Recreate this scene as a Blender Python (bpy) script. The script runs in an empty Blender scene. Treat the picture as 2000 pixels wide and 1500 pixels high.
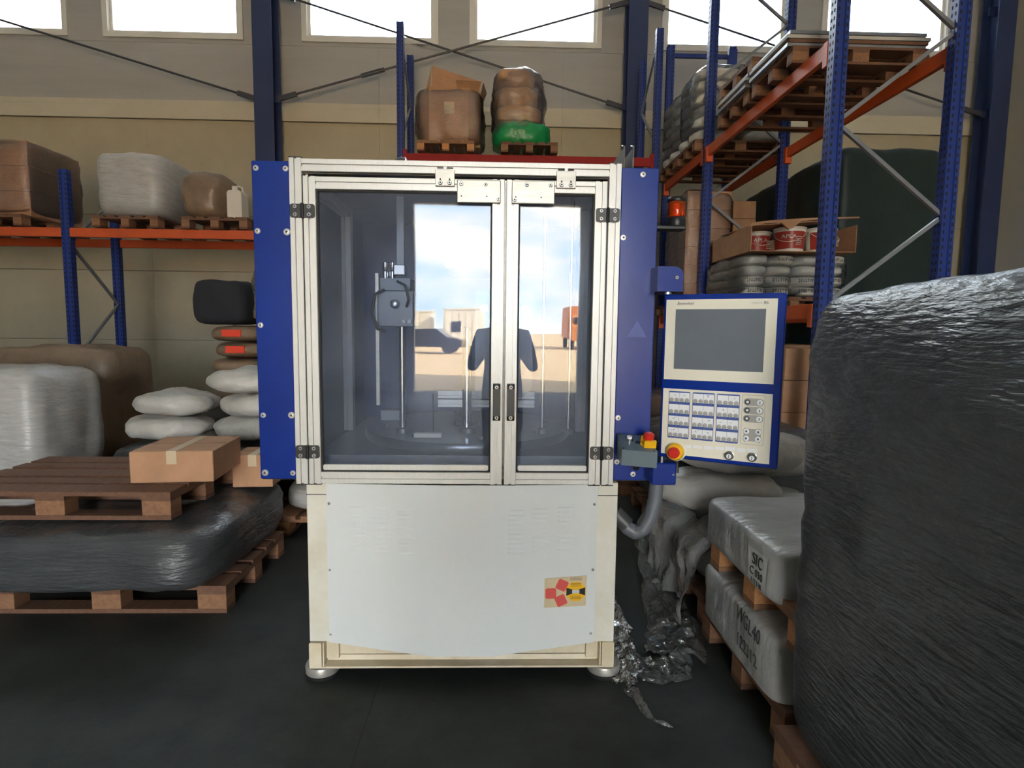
import bpy, bmesh, math, random
from mathutils import Vector, Matrix, noise

# ------------------------------------------------------------------ camera, world, light
SC = bpy.context.scene
COL = SC.collection
CAM_H = 1.455
yaw, pitch, roll = [math.radians(a) for a in (1.58, 5.4, 0.66)]
fw = Vector((math.sin(yaw) * math.cos(pitch), math.cos(yaw) * math.cos(pitch), -math.sin(pitch)))
r0 = Vector((math.cos(yaw), -math.sin(yaw), 0))
u0 = r0.cross(fw)
rv = r0 * math.cos(roll) + u0 * math.sin(roll)
uv_ = u0 * math.cos(roll) - r0 * math.sin(roll)
cd = bpy.data.cameras.new('camera')
cd.sensor_width = 36.0
cd.lens = 36.0 * 1130.0 / 2000.0
cd.clip_start = 0.02
cd.clip_end = 500
cam = bpy.data.objects.new('camera', cd)
COL.objects.link(cam)
cam.matrix_world = Matrix(((rv.x, uv_.x, -fw.x, 0), (rv.y, uv_.y, -fw.y, 0), (rv.z, uv_.z, -fw.z, CAM_H), (0, 0, 0, 1)))
SC.camera = cam
SC.view_settings.view_transform = 'Standard'
SC.view_settings.look = 'None'
SC.view_settings.gamma = 1
SC.view_settings.use_curve_mapping = False
SC.view_settings.exposure = 2.3

SKY = 6.5
w = bpy.data.worlds.new('sky')
SC.world = w
w.use_nodes = True
nt = w.node_tree
nt.nodes.clear()
out = nt.nodes.new('ShaderNodeOutputWorld')
bg = nt.nodes.new('ShaderNodeBackground')
tc = nt.nodes.new('ShaderNodeTexCoord')
mp = nt.nodes.new('ShaderNodeMapping')
mp.inputs['Scale'].default_value = (1.6, 1.6, 6.0)
mp.inputs['Rotation'].default_value = (0.12, 0.1, 0.4)
nz = nt.nodes.new('ShaderNodeTexNoise')
nz.inputs['Scale'].default_value = 2.6
nz.inputs['Detail'].default_value = 6
nz.inputs['Roughness'].default_value = 0.55
nz.inputs['Distortion'].default_value = 0.4
rp = nt.nodes.new('ShaderNodeValToRGB')
rp.color_ramp.elements[0].position = 0.42
rp.color_ramp.elements[0].color = (0.52, 0.66, 0.80, 1)
rp.color_ramp.elements[1].position = 0.58
rp.color_ramp.elements[1].color = (0.90, 0.86, 0.77, 1)
bg.inputs['Strength'].default_value = SKY
nt.links.new(tc.outputs['Generated'], mp.inputs[0])
nt.links.new(mp.outputs[0], nz.inputs['Vector'])
nt.links.new(nz.outputs['Fac'], rp.inputs[0])
nt.links.new(rp.outputs[0], bg.inputs[0])
nt.links.new(bg.outputs[0], out.inputs[0])

sl = bpy.data.lights.new('sun_offscreen', 'SUN')
sl.energy = 26
sl.angle = 0.01
sl.color = (1.0, 0.86, 0.66)
sun = bpy.data.objects.new('sun_offscreen', sl)
COL.objects.link(sun)
sun.rotation_euler = Vector((-0.80, -0.32, -0.50)).to_track_quat('-Z', 'Y').to_euler()


# ------------------------------------------------------------------ materials
def lin(c):
    return tuple((v / 255 / 12.92 if v / 255 <= 0.04045 else ((v / 255 + 0.055) / 1.055) ** 2.4) for v in c)


def mat(name, rgb, rough=0.5, metal=0.0, var=0.0, vscale=4.0, bump=0.0, bscale=20.0, stretch=(1, 1, 1), rgb2=None,
        spec=0.5, coat=0.0):
    """A principled material; colour varies by noise between rgb and rgb2 (or a darker rgb), with a noise bump."""
    m = bpy.data.materials.new(name)
    m.use_nodes = True
    t = m.node_tree
    b = t.nodes['Principled BSDF']
    c = lin(rgb)
    b.inputs['Base Color'].default_value = (*c, 1)
    b.inputs['Roughness'].default_value = rough
    b.inputs['Metallic'].default_value = metal
    b.inputs['Specular IOR Level'].default_value = spec
    b.inputs['Coat Weight'].default_value = coat
    if var or bump:
        co = t.nodes.new('ShaderNodeTexCoord')
        mpn = t.nodes.new('ShaderNodeMapping')
        mpn.inputs['Scale'].default_value = stretch
        t.links.new(co.outputs['Object'], mpn.inputs[0])
    if var:
        n = t.nodes.new('ShaderNodeTexNoise')
        n.inputs['Scale'].default_value = vscale
        n.inputs['Detail'].default_value = 5
        n.inputs['Roughness'].default_value = 0.65
        t.links.new(mpn.outputs[0], n.inputs['Vector'])
        r = t.nodes.new('ShaderNodeValToRGB')
        r.color_ramp.elements[0].position = 0.35
        r.color_ramp.elements[1].position = 0.68
        c2 = lin(rgb2) if rgb2 else tuple(v * (1 - var) for v in c)
        r.color_ramp.elements[0].color = (*c2, 1)
        r.color_ramp.elements[1].color = (*c, 1)
        t.links.new(n.outputs['Fac'], r.inputs[0])
        t.links.new(r.outputs[0], b.inputs['Base Color'])
    if bump:
        n2 = t.nodes.new('ShaderNodeTexNoise')
        n2.inputs['Scale'].default_value = bscale
        n2.inputs['Detail'].default_value = 4
        t.links.new(mpn.outputs[0], n2.inputs['Vector'])
        bp = t.nodes.new('ShaderNodeBump')
        bp.inputs['Strength'].default_value = bump
        bp.inputs['Distance'].default_value = 0.02
        t.links.new(n2.outputs['Fac'], bp.inputs['Height'])
        t.links.new(bp.outputs[0], b.inputs['Normal'])
    return m


def clear_mat(name, tint, haze=(0.5, 0.5, 0.5), haze_amt=0.03, ior=1.5, rough=0.02, bump=0.0, bscale=6.0, dist=0.02,
              stretch=(1, 1, 1), hscale=2.5):
    """A thin see-through sheet: clear, reflecting by Fresnel, with a patchy film of dust."""
    m = bpy.data.materials.new(name)
    m.use_nodes = True
    t = m.node_tree
    t.nodes.clear()
    o = t.nodes.new('ShaderNodeOutputMaterial')
    tr = t.nodes.new('ShaderNodeBsdfTransparent')
    tr.inputs[0].default_value = (*tint, 1)
    gl = t.nodes.new('ShaderNodeBsdfGlossy')
    gl.inputs['Roughness'].default_value = rough
    df = t.nodes.new('ShaderNodeBsdfDiffuse')
    df.inputs[0].default_value = (*haze, 1)
    fr = t.nodes.new('ShaderNodeFresnel')
    fr.inputs[0].default_value = ior
    m1 = t.nodes.new('ShaderNodeMixShader')
    m2 = t.nodes.new('ShaderNodeMixShader')
    co = t.nodes.new('ShaderNodeTexCoord')
    mpn = t.nodes.new('ShaderNodeMapping')
    mpn.inputs['Scale'].default_value = stretch
    t.links.new(co.outputs['Object'], mpn.inputs[0])
    nh = t.nodes.new('ShaderNodeTexNoise')
    nh.inputs['Scale'].default_value = hscale
    nh.inputs['Detail'].default_value = 7
    nh.inputs['Roughness'].default_value = 0.7
    t.links.new(mpn.outputs[0], nh.inputs['Vector'])
    mr = t.nodes.new('ShaderNodeMapRange')
    mr.inputs[1].default_value = 0.35
    mr.inputs[2].default_value = 0.75
    mr.inputs[3].default_value = haze_amt * 0.4
    mr.inputs[4].default_value = haze_amt * 1.8
    t.links.new(nh.outputs['Fac'], mr.inputs[0])
    if bump:
        nb = t.nodes.new('ShaderNodeTexNoise')
        nb.inputs['Scale'].default_value = bscale
        nb.inputs['Detail'].default_value = 0 if name == 'polycarbonate' else 3
        t.links.new(mpn.outputs[0], nb.inputs['Vector'])
        bp = t.nodes.new('ShaderNodeBump')
        bp.inputs['Strength'].default_value = bump
        bp.inputs['Distance'].default_value = dist
        t.links.new(nb.outputs['Fac'], bp.inputs['Height'])
        t.links.new(bp.outputs[0], gl.inputs['Normal'])
        t.links.new(bp.outputs[0], fr.inputs['Normal'])
    t.links.new(mr.outputs[0], m1.inputs[0])
    t.links.new(tr.outputs[0], m1.inputs[1])
    t.links.new(df.outputs[0], m1.inputs[2])
    t.links.new(fr.outputs[0], m2.inputs[0])
    t.links.new(m1.outputs[0], m2.inputs[1])
    t.links.new(gl.outputs[0], m2.inputs[2])
    t.links.new(m2.outputs[0], o.inputs[0])
    return m


M = {}
M['alu'] = mat('anodised_aluminium', (200, 200, 196), 0.42, 0.35, 0.10, 30, 0.02, 60, (6, 6, 0.4))
M['alu_plate'] = mat('milled_aluminium', (182, 180, 172), 0.4, 0.5, 0.20, 9, 0.03, 40, (1, 1, 6))
M['steel'] = mat('steel', (150, 150, 150), 0.3, 0.9)
M['chrome'] = mat('chrome', (225, 225, 225), 0.12, 1.0)
M['screw'] = mat('zinc_screw', (178, 178, 176), 0.35, 0.6)
M['black'] = mat('black_plastic', (26, 27, 29), 0.42)
M['dark_slot'] = mat('dark_rubber_and_recess_shade', (22, 22, 24), 0.7)  # rubber and joints; also shade painted into slots, holes and screw sockets
M['blue'] = mat('blue_paint', (14, 48, 138), 0.25, 0, 0.22, 3.0, 0.03, 220, spec=0.42, rgb2=(12, 42, 126))
M['white'] = mat('ivory_paint', (224, 223, 214), 0.5, 0, 0.10, 3.0, 0.02, 60, rgb2=(206, 201, 184))
M['grey_sheet'] = mat('pale_grey_sheet', (220, 224, 224), 0.45, 0, 0.05, 2.0, 0.015, 50)
M['ivory_warm'] = mat('aged_ivory_paint', (222, 212, 190), 0.5, 0, 0.14, 5.0, 0.02, 60, rgb2=(200, 186, 156))
M['bezel'] = mat('cream_panel', (224, 220, 204), 0.5, 0, 0.06, 6)
M['screen'] = mat('screen_glass', (108, 115, 124), 0.22, 0, 0.12, 2.5, spec=0.8)
M['key_blue'] = mat('blue_membrane', (62, 84, 150), 0.5)
M['key_white'] = mat('white_membrane', (226, 229, 232), 0.5)
M['key_grey'] = mat('grey_button', (158, 158, 154), 0.45)
M['key_dark'] = mat('dark_grey_button', (70, 72, 74), 0.45)
M['ink'] = mat('dark_print', (52, 58, 78), 0.6)
M['ink_black'] = mat('black_print', (28, 28, 28), 0.6)
M['yellow'] = mat('yellow_plastic', (238, 184, 22), 0.4)
M['red'] = mat('red_plastic', (206, 42, 32), 0.38)
M['box_grey'] = mat('grey_plastic_box', (98, 116, 126), 0.45, 0, 0.08, 6)
M['hose'] = mat('grey_duct', (106, 110, 118), 0.42, 0, 0.1, 8)
M['orange_lens'] = clear_mat('amber_lens', (0.95, 0.16, 0.02), (0.6, 0.08, 0.01), 0.42, 1.45, 0.05)
M['lamp_core'] = mat('yellow_reflector', (250, 190, 40), 0.3)
M['pane'] = clear_mat('polycarbonate', (0.86, 0.89, 0.95), (0.46, 0.51, 0.62), 0.085, 1.40, 0.015, 0.05, 2.2, 0.03)
M['glass'] = clear_mat('window_glass', (0.93, 0.96, 0.98), (0.8, 0.8, 0.8), 0.02, 1.45, 0.02)
M['film'] = clear_mat('stretch_film', (0.93, 0.94, 0.95), (0.75, 0.75, 0.75), 0.05, 1.75, 0.06, 1.0, 13.0, 0.022, (1, 1, 2.6), 6)
M['drape'] = clear_mat('hazy_poly_drape', (0.85, 0.86, 0.87), (0.62, 0.62, 0.62), 0.42, 1.7, 0.14, 0.9, 9.0, 0.05, (1, 1, 0.6), 5)
M['film_floor'] = clear_mat('crumpled_film', (0.90, 0.92, 0.93), (0.8, 0.82, 0.82), 0.075, 1.9, 0.06, 1.0, 24.0, 0.03, (1, 1, 1), 9)
M['wrap_dark'] = mat('grey_stretch_wrap', (76, 78, 80), 0.30, 0, 0.35, 5, 0.55, 14, (1, 1, 5))
M['wrap_white'] = mat('white_stretch_wrap', (188, 186, 182), 0.28, 0, 0.2, 5, 0.5, 12, (1, 1, 4))
M['wrap_grey'] = mat('grey_poly_cover', (182, 182, 180), 0.30, 0, 0.22, 4, 0.8, 7, (1, 2.2, 1))
M['dark_block'] = mat('dark_green_block', (22, 44, 42), 0.5, 0, 0.3, 3, 0.4, 8)
M['sack_white'] = mat('white_sack', (196, 193, 186), 0.42, 0, 0.2, 5, 0.8, 10)
M['sack_tan'] = mat('tan_sack', (196, 150, 108), 0.35, 0, 0.25, 6, 0.5, 14)
M['sack_brown'] = mat('brown_sack', (140, 118, 96), 0.35, 0, 0.25, 6, 0.4, 18)
M['sack_paper'] = mat('pale_paper_sack', (208, 205, 196), 0.38, 0, 0.14, 6, 0.3, 16)
M['carton'] = mat('cardboard', (190, 146, 112), 0.75, 0, 0.15, 4, 0.06, 30, rgb2=(170, 128, 96))
M['tape'] = mat('pale_tape', (200, 180, 150), 0.4)
M['wood'] = mat('pallet_wood', (150, 108, 78), 0.75, 0, 0.3, 6, 0.12, 50, (8, 1, 8))
M['wood_dark'] = mat('weathered_pallet_wood', (118, 84, 64), 0.8, 0, 0.3, 6, 0.12, 50, (8, 1, 8))
M['wood_end'] = mat('chipwood_block', (206, 146, 96), 0.8, 0, 0.25, 40, 0.2, 90)
M['rack_blue'] = mat('rack_blue_paint', (34, 58, 134), 0.42, 0, 0.12, 5)
M['rack_orange'] = mat('rack_orange_paint', (214, 92, 44), 0.45, 0, 0.15, 4)
M['rack_red'] = mat('rack_red_paint', (158, 30, 30), 0.5, 0, 0.12, 4, spec=0.25)
M['galv'] = mat('galvanised_steel', (150, 154, 160), 0.4, 0.5, 0.15, 12)
M['col_blue'] = mat('column_dark_blue', (44, 58, 100), 0.45, 0, 0.15, 2)
M['rod'] = mat('dark_steel_rod', (74, 76, 84), 0.45, 0.3)
M['wall_up'] = mat('upper_cladding', (178, 177, 175), 0.6, 0, 0.05, 1.0, 0.10, 30, (0.3, 1, 3), rgb2=(168, 167, 164))
M['wall_low'] = mat('concrete_panel', (184, 175, 150), 0.7, 0, 0.10, 1.2, 0.04, 30, rgb2=(174, 164, 140))
M['wall_band'] = mat('concrete_ledge', (204, 197, 178), 0.7, 0, 0.08, 2.0, 0.03, 30)
M['wall_side'] = mat('side_cladding', (186, 185, 180), 0.7, 0, 0.05, 1.0)
M['ceil'] = mat('ceiling_sheet', (216, 216, 212), 0.7)
M['win_frame'] = mat('white_window_frame', (222, 220, 214), 0.5)
M['floor'] = mat('dark_concrete', (54, 58, 56), 0.6, 0, 0.3, 2.6, 0.05, 40, rgb2=(34, 38, 38), spec=0.3)
M['sand'] = mat('sandy_yard', (206, 180, 140), 0.9, 0, 0.15, 0.6)
M['cabin'] = mat('cabin_sheet', (222, 216, 200), 0.6, 0, 0.05, 2)
M['truck'] = mat('ochre_truck_paint', (196, 120, 60), 0.5)
M['glass_dark'] = mat('dark_glass', (36, 40, 46), 0.15)
M['tyre'] = mat('tyre_rubber', (28, 28, 28), 0.8)
M['green_film'] = mat('green_plastic_sheet', (22, 150, 84), 0.32, 0, 0.25, 5, 0.5, 16)
M['grille'] = mat('grey_mesh_sheet', (118, 118, 116), 0.5, 0.2)
M['sticker'] = mat('beige_sticker', (214, 196, 160), 0.6, 0, 0.08, 12)
M['sticker_red'] = mat('red_print', (214, 84, 78), 0.6)
M['label_red'] = mat('orange_red_label', (226, 62, 30), 0.5)
M['bucket'] = mat('white_bucket', (214, 208, 196), 0.35)
M['bucket_red'] = mat('red_bucket_label', (160, 52, 40), 0.4)
M['paper'] = mat('white_label', (206, 206, 204), 0.6)
M['cloth'] = mat('dark_cloth', (34, 36, 42), 0.85)
M['skin'] = mat('skin', (200, 150, 122), 0.55)
M['hair'] = mat('dark_hair', (40, 32, 26), 0.6)
M['triangle'] = mat('lighter_blue_triangle', (34, 62, 146), 0.4)
M['inner_grey'] = mat('grey_inner_panel', (122, 126, 132), 0.4, 0.2, 0.15, 4)
M['inner_blue'] = mat('deep_blue_panel', (34, 52, 104), 0.4, 0, 0.2, 4)
M['table_steel'] = mat('worn_steel_plate', (128, 132, 138), 0.28, 0.7, 0.3, 5, 0.03, 30)
M['mould'] = mat('dark_mould_steel', (84, 88, 94), 0.35, 0.5, 0.2, 6)


# ------------------------------------------------------------------ mesh helpers
class MB:
    def __init__(self, xf=None):
        self.v = []
        self.f = []
        self.xf = xf

    def add(self, vs, fs):
        o = len(self.v)
        self.v += [tuple(v) for v in vs]
        self.f += [tuple(i + o for i in f) for f in fs]
        return self

    def box(self, x0, x1, y0, y1, z0, z1, ch=0.0):
        if ch:
            n = len(self.v)
            bm = bmesh.new()
            bmesh.ops.create_cube(bm, size=1)
            for v in bm.verts:
                v.co = Vector(((x0 + x1) / 2 + v.co.x * (x1 - x0), (y0 + y1) / 2 + v.co.y * (y1 - y0), (z0 + z1) / 2 + v.co.z * (z1 - z0)))
            bmesh.ops.bevel(bm, geom=bm.edges[:], offset=ch, segments=1, affect='EDGES')
            bm.verts.index_update()
            self.add([v.co[:] for v in bm.verts], [[v.index for v in f.verts] for f in bm.faces])
            bm.free()
            return self
        return self.add([(x0, y0, z0), (x1, y0, z0), (x1, y1, z0), (x0, y1, z0), (x0, y0, z1), (x1, y0, z1), (x1, y1, z1), (x0, y1, z1)],
                        [(3, 2, 1, 0), (4, 5, 6, 7), (0, 1, 5, 4), (1, 2, 6, 5), (2, 3, 7, 6), (3, 0, 4, 7)])

    def prism(self, poly, axis, a0, a1):
        """poly: 2D points; axis 'x','y','z' the extrusion axis."""
        def p3(p, a):
            return {'x': (a, p[0], p[1]), 'y': (p[0], a, p[1]), 'z': (p[0], p[1], a)}[axis]
        n = len(poly)
        vs = [p3(p, a0) for p in poly] + [p3(p, a1) for p in poly]
        fs = [tuple(range(n - 1, -1, -1)), tuple(range(n, 2 * n))] + [(i, (i + 1) % n, n + (i + 1) % n, n + i) for i in range(n)]
        return self.add(vs, fs)

    def tube(self, pts, r, n=10, cap=True):
        pts = [Vector(p) for p in pts]
        rs = r if isinstance(r, (list, tuple)) else [r] * len(pts)
        rings = []
        up = Vector((0, 0, 1))
        prev = None
        for i, p in enumerate(pts):
            d = (pts[min(i + 1, len(pts) - 1)] - pts[max(i - 1, 0)]).normalized()
            if prev is None:
                a = d.cross(up if abs(d.z) < 0.95 else Vector((1, 0, 0))).normalized()
            else:
                a = (prev - d * prev.dot(d)).normalized()
            prev = a
            b = d.cross(a)
            rings.append([p + (a * math.cos(t) + b * math.sin(t)) * rs[i] for t in [2 * math.pi * k / n for k in range(n)]])
        vs = [v[:] for rg in rings for v in rg]
        fs = []
        for i in range(len(pts) - 1):
            for k in range(n):
                fs.append((i * n + k, i * n + (k + 1) % n, (i + 1) * n + (k + 1) % n, (i + 1) * n + k))
        if cap:
            fs.append(tuple(range(n - 1, -1, -1)))
            fs.append(tuple((len(pts) - 1) * n + k for k in range(n)))
        return self.add(vs, fs)

    def bar(self, p0, p1, w, h):
        """A rectangular bar from p0 to p1."""
        p0, p1 = Vector(p0), Vector(p1)
        d = (p1 - p0).normalized()
        a = d.cross(Vector((0, 0, 1)) if abs(d.z) < 0.95 else Vector((0, 1, 0))).normalized()
        b = a.cross(d)
        vs = [(p + a * s * w / 2 + b * t * h / 2)[:] for p in (p0, p1) for s, t in ((-1, -1), (1, -1), (1, 1), (-1, 1))]
        return self.add(vs, [(3, 2, 1, 0), (4, 5, 6, 7), (0, 1, 5, 4), (1, 2, 6, 5), (2, 3, 7, 6), (3, 0, 4, 7)])

    def lathe(self, prof, c, n=20, axis='z'):
        vs = []
        for r, h in prof:
            for k in range(n):
                t = 2 * math.pi * k / n
                a, b = r * math.cos(t), r * math.sin(t)
                vs.append({'z': (c[0] + a, c[1] + b, c[2] + h), 'y': (c[0] + a, c[1] + h, c[2] + b), 'x': (c[0] + h, c[1] + a, c[2] + b)}[axis])
        m = len(prof)
        fs = [(i * n + k, i * n + (k + 1) % n, (i + 1) * n + (k + 1) % n, (i + 1) * n + k) for i in range(m - 1) for k in range(n)]
        fs.append(tuple(range(n - 1, -1, -1)))
        fs.append(tuple((m - 1) * n + k for k in range(n)))
        return self.add(vs, fs)

    def mesh(self, name, smooth=False, sharp=None):
        me = bpy.data.meshes.new(name)
        vs = [tuple(self.xf(Vector(v))) for v in self.v] if self.xf else self.v
        me.from_pydata(vs, [], self.f)
        bm = bmesh.new()
        bm.from_mesh(me)
        bmesh.ops.recalc_face_normals(bm, faces=bm.faces)
        bm.to_mesh(me)
        bm.free()
        if smooth:
            for p in me.polygons:
                p.use_smooth = True
            me.set_sharp_from_angle(angle=math.radians(sharp or 40))
        me.update()
        return me

    def build(self, name, m, parent=None, smooth=False, off=None):
        return link(name, self.mesh(name, smooth), m, parent, off)


ROOT_LOC = {}


def link(name, me, m, parent=None, off=None):
    o = bpy.data.objects.new(name, me)
    COL.objects.link(o)
    if m is not None and not me.materials:
        me.materials.append(M[m] if isinstance(m, str) else m)
    if parent is not None:
        o.parent = parent
        if off is not None:
            o.location = off
        elif parent.name in ROOT_LOC:
            o.location = -ROOT_LOC[parent.name]
    elif off is not None:
        o.location = off
    return o


def tag(o, label=None, cat=None, group=None, kind=None):
    if label:
        o['label'] = label
    if cat:
        o['category'] = cat
    if group:
        o['group'] = group
    if kind:
        o['kind'] = kind
    return o


def thing(name, loc, label, cat, group=None, rz=0.0, world_parts=False):
    """An Empty at the base of a thing. world_parts: its parts are given in world coordinates."""
    o = bpy.data.objects.new(name, None)
    o.empty_display_size = 0.1
    COL.objects.link(o)
    o.location = loc
    o.rotation_euler = (0, 0, rz)
    if world_parts:
        ROOT_LOC[o.name] = Vector(loc)
    return tag(o, label, cat, group)


def copy_tree(o, loc, rz=0.0, label=None, group=None):
    c = o.copy()
    COL.objects.link(c)
    c.location = loc
    c.rotation_euler = (0, 0, rz)
    if label:
        c['label'] = label
    if group:
        c['group'] = group
    for ch in o.children:
        d = ch.copy()
        COL.objects.link(d)
        d.parent = c
        for g in ch.children:
            e = g.copy()
            COL.objects.link(e)
            e.parent = d
    return c


DG = None


def text_mesh(s, size, shear=0.0, depth=0.0006):
    cu = bpy.data.curves.new('lettering', 'FONT')
    cu.body = s
    cu.size = size
    cu.shear = shear
    cu.extrude = depth
    cu.align_x = 'CENTER'
    cu.align_y = 'CENTER'
    cu.resolution_u = 2
    to = bpy.data.objects.new('lettering', cu)
    COL.objects.link(to)
    dg = bpy.context.evaluated_depsgraph_get()
    me = bpy.data.meshes.new_from_object(to.evaluated_get(dg))
    bpy.data.objects.remove(to)
    bpy.data.curves.remove(cu)
    me.name = 'lettering'
    me.materials.clear()
    return me


def lettering(s, size, m, parent, origin, ex, ey, shear=0.0, xs=1.0):
    """Flat lettering at origin; ex, ey the world (or parent-local) directions of its line and its height."""
    me = text_mesh(s, size, shear)
    ex, ey = Vector(ex).normalized(), Vector(ey).normalized()
    ez = ex.cross(ey)
    O = Vector(origin)
    for v in me.vertices:
        v.co = O + ex * v.co.x * xs + ey * v.co.y + ez * v.co.z
    return link('lettering', me, m, parent)


def press_on(lo, o, gap=0.002):
    """Lay lettering (or a label) facing -x onto the rumpled side of o."""
    from mathutils.bvhtree import BVHTree
    t_ = BVHTree.FromPolygons([v.co for v in o.data.vertices], [p.vertices for p in o.data.polygons])
    x0 = min(v.co.x for v in lo.data.vertices)
    for v in lo.data.vertices:
        h = t_.ray_cast(Vector((-3, v.co.y, v.co.z)), Vector((1, 0, 0)))
        if h[0] is not None:
            v.co.x = h[0].x - gap + (v.co.x - x0)


def fbm(p, s, seed):
    return noise.fractal(Vector((p[0] * s + seed * 7.3, p[1] * s - seed * 3.1, p[2] * s + seed * 1.7)), 1.0, 2.0, 3)


def puff(w_, d, h, p=6.0, n=10, amp=0.0, freq=4.0, seed=0, pinch=0.0, sag=0.0, flat=True, streak=0.0):
    """A rounded block (p-norm ball) of size w x d x h resting on z = 0, rumpled by noise. pinch: ends in x drawn together."""
    vs, fs, idx = [], [], {}

    def vert(x, y, z):
        k = (round(x, 5), round(y, 5), round(z, 5))
        if k not in idx:
            idx[k] = len(vs)
            L = (abs(x) ** p + abs(y) ** p + abs(z) ** p) ** (1 / p)
            q = Vector((x / L, y / L, z / L))
            e = abs(q.x) ** 3
            P = Vector((q.x * w_ / 2, q.y * d / 2 * (1 - pinch * e), q.z * h / 2 * (1 - pinch * e * 0.8)))
            nd = Vector((q.x * abs(q.x) ** 2, q.y * abs(q.y) ** 2, q.z * abs(q.z) ** 2))
            if nd.length:
                nd.normalize()
            a = amp * fbm(P, freq, seed)
            if streak:
                a += streak * noise.noise(Vector((P.x * 3 + P.y * 3, seed * 5.0, P.z * 26)))
            if flat and q.z < -0.7:
                a = min(a, 0)
            P += nd * a
            P.z += h / 2 + sag * (abs(q.x) ** 2) * -h * 0.5 * (1 if q.z > 0 else 0)
            if P.z < 0:
                P.z = 0
            vs.append(P[:])
        return idx[k]
    g = [-1 + 2 * i / n for i in range(n + 1)]
    for ax in range(3):
        for s in (-1, 1):
            for i in range(n):
                for j in range(n):
                    q = []
                    for a, b in ((i, j), (i + 1, j), (i + 1, j + 1), (i, j + 1)):
                        c = [0, 0, 0]
                        c[ax] = s
                        c[(ax + 1) % 3] = g[a]
                        c[(ax + 2) % 3] = g[b]
                        q.append(vert(*c))
                    fs.append(q)
    b = MB()
    b.add(vs, fs)
    return b


def rounded_rect(x0, x1, z0, z1, r, n=4):
    pts = []
    for cx, cz, a0 in ((x1 - r, z1 - r, 0), (x0 + r, z1 - r, 90), (x0 + r, z0 + r, 180), (x1 - r, z0 + r, 270)):
        for k in range(n + 1):
            a = math.radians(a0 + 90 * k / n)
            pts.append((cx + r * math.cos(a), cz + r * math.sin(a)))
    return pts


# ------------------------------------------------------------------ the hall
WALL_Y = 10.4
BACK_Y = -8.85
SIDE_L, SIDE_R = -12.0, 9.0
CEIL_Z = 9.0


def struct(name, label=None):
    o = bpy.data.objects.new(name, None)
    COL.objects.link(o)
    o['kind'] = 'structure'
    if label:
        o['label'] = label
        o['category'] = name.split('_')[0]
    return o


fl = MB().box(SIDE_L, SIDE_R, BACK_Y, WALL_Y + 0.2, -0.2, 0.0).build('floor', 'floor')
tag(fl, 'dark grey concrete warehouse floor under the machine', 'floor', kind='structure')
for (x0, x1, y0, y1) in ((-0.474, -0.468, -2.0, 2.3),):
    MB().box(x0, x1, y0, y1, 0.0, 0.0008).build('joint', 'dark_slot', fl)

ce = MB().box(SIDE_L, SIDE_R, BACK_Y - 0.2, WALL_Y + 0.2, CEIL_Z, CEIL_Z + 0.2).build('ceiling', 'ceil')
tag(ce, 'pale sheet metal hall ceiling', 'ceiling', kind='structure')

COLUMN_X = (-10.25, -3.81, 2.27, 8.4)
WINS = [(-9.45, -7.3), (-6.55, -4.40), (-3.25, -1.12), (-0.42, 1.67), (2.87, 4.93), (5.65, 7.75)]
WZ0, WZ1 = 6.35, 7.95

wf = struct('wall_front', 'tall hall wall with pale cladding, high windows and a concrete ledge')


def wall_panel(name, x0, x1, z0, z1, m, par, y0=WALL_Y, y1=WALL_Y + 0.2, g=0.006):
    return MB().box(x0 + g * 0.2, x1 - g * 0.2, y0, y1, z0 + g * 0.7, z1 - g * 0.7).build(name, m, par)


edges = [SIDE_L, -6.0, -2.05, 1.1, 4.6, SIDE_R]
for i in range(5):
    for z0, z1 in ((0, 1.2), (1.2, 2.4), (2.4, 3.35), (3.35, 4.95)):
        wall_panel('concrete_panel', edges[i], edges[i + 1], z0, z1, 'wall_low', wf)
    wall_panel('ledge_block', edges[i], edges[i + 1], 4.95, 5.18, 'wall_band', wf, WALL_Y - 0.04)
    wall_panel('ledge_cap', edges[i], edges[i + 1], 5.18, 5.27, 'wall_band', wf, WALL_Y - 0.02)
    wall_panel('cladding_panel', edges[i], edges[i + 1], 5.27, 6.20, 'wall_up', wf)
    wall_panel('cladding_panel', edges[i], edges[i + 1], WZ1 + 0.12, CEIL_Z, 'wall_up', wf)
MB().box(SIDE_L, SIDE_R, WALL_Y + 0.17, WALL_Y + 0.21, 0, 6.2).build('backing', 'wall_side', wf)
MB().box(SIDE_L, SIDE_R, WALL_Y + 0.17, WALL_Y + 0.21, WZ1 + 0.1, CEIL_Z).build('backing', 'wall_side', wf)
px = [SIDE_L] + [v for q in WINS for v in (q[0] - 0.083, q[1] + 0.083)] + [SIDE_R]
for i in range(0, len(px), 2):
    wall_panel('cladding_panel', px[i], px[i + 1], 6.20, WZ1 + 0.12, 'wall_up', wf, g=0.003)
for q in WINS:
    wall_panel('cladding_panel', q[0] - 0.083, q[1] + 0.083, 6.20, WZ0 - 0.08, 'wall_up', wf, g=0.0)
    wall_panel('cladding_panel', q[0] - 0.083, q[1] + 0.083, WZ1 + 0.08, WZ1 + 0.13, 'wall_up', wf, g=0.0)


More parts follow.
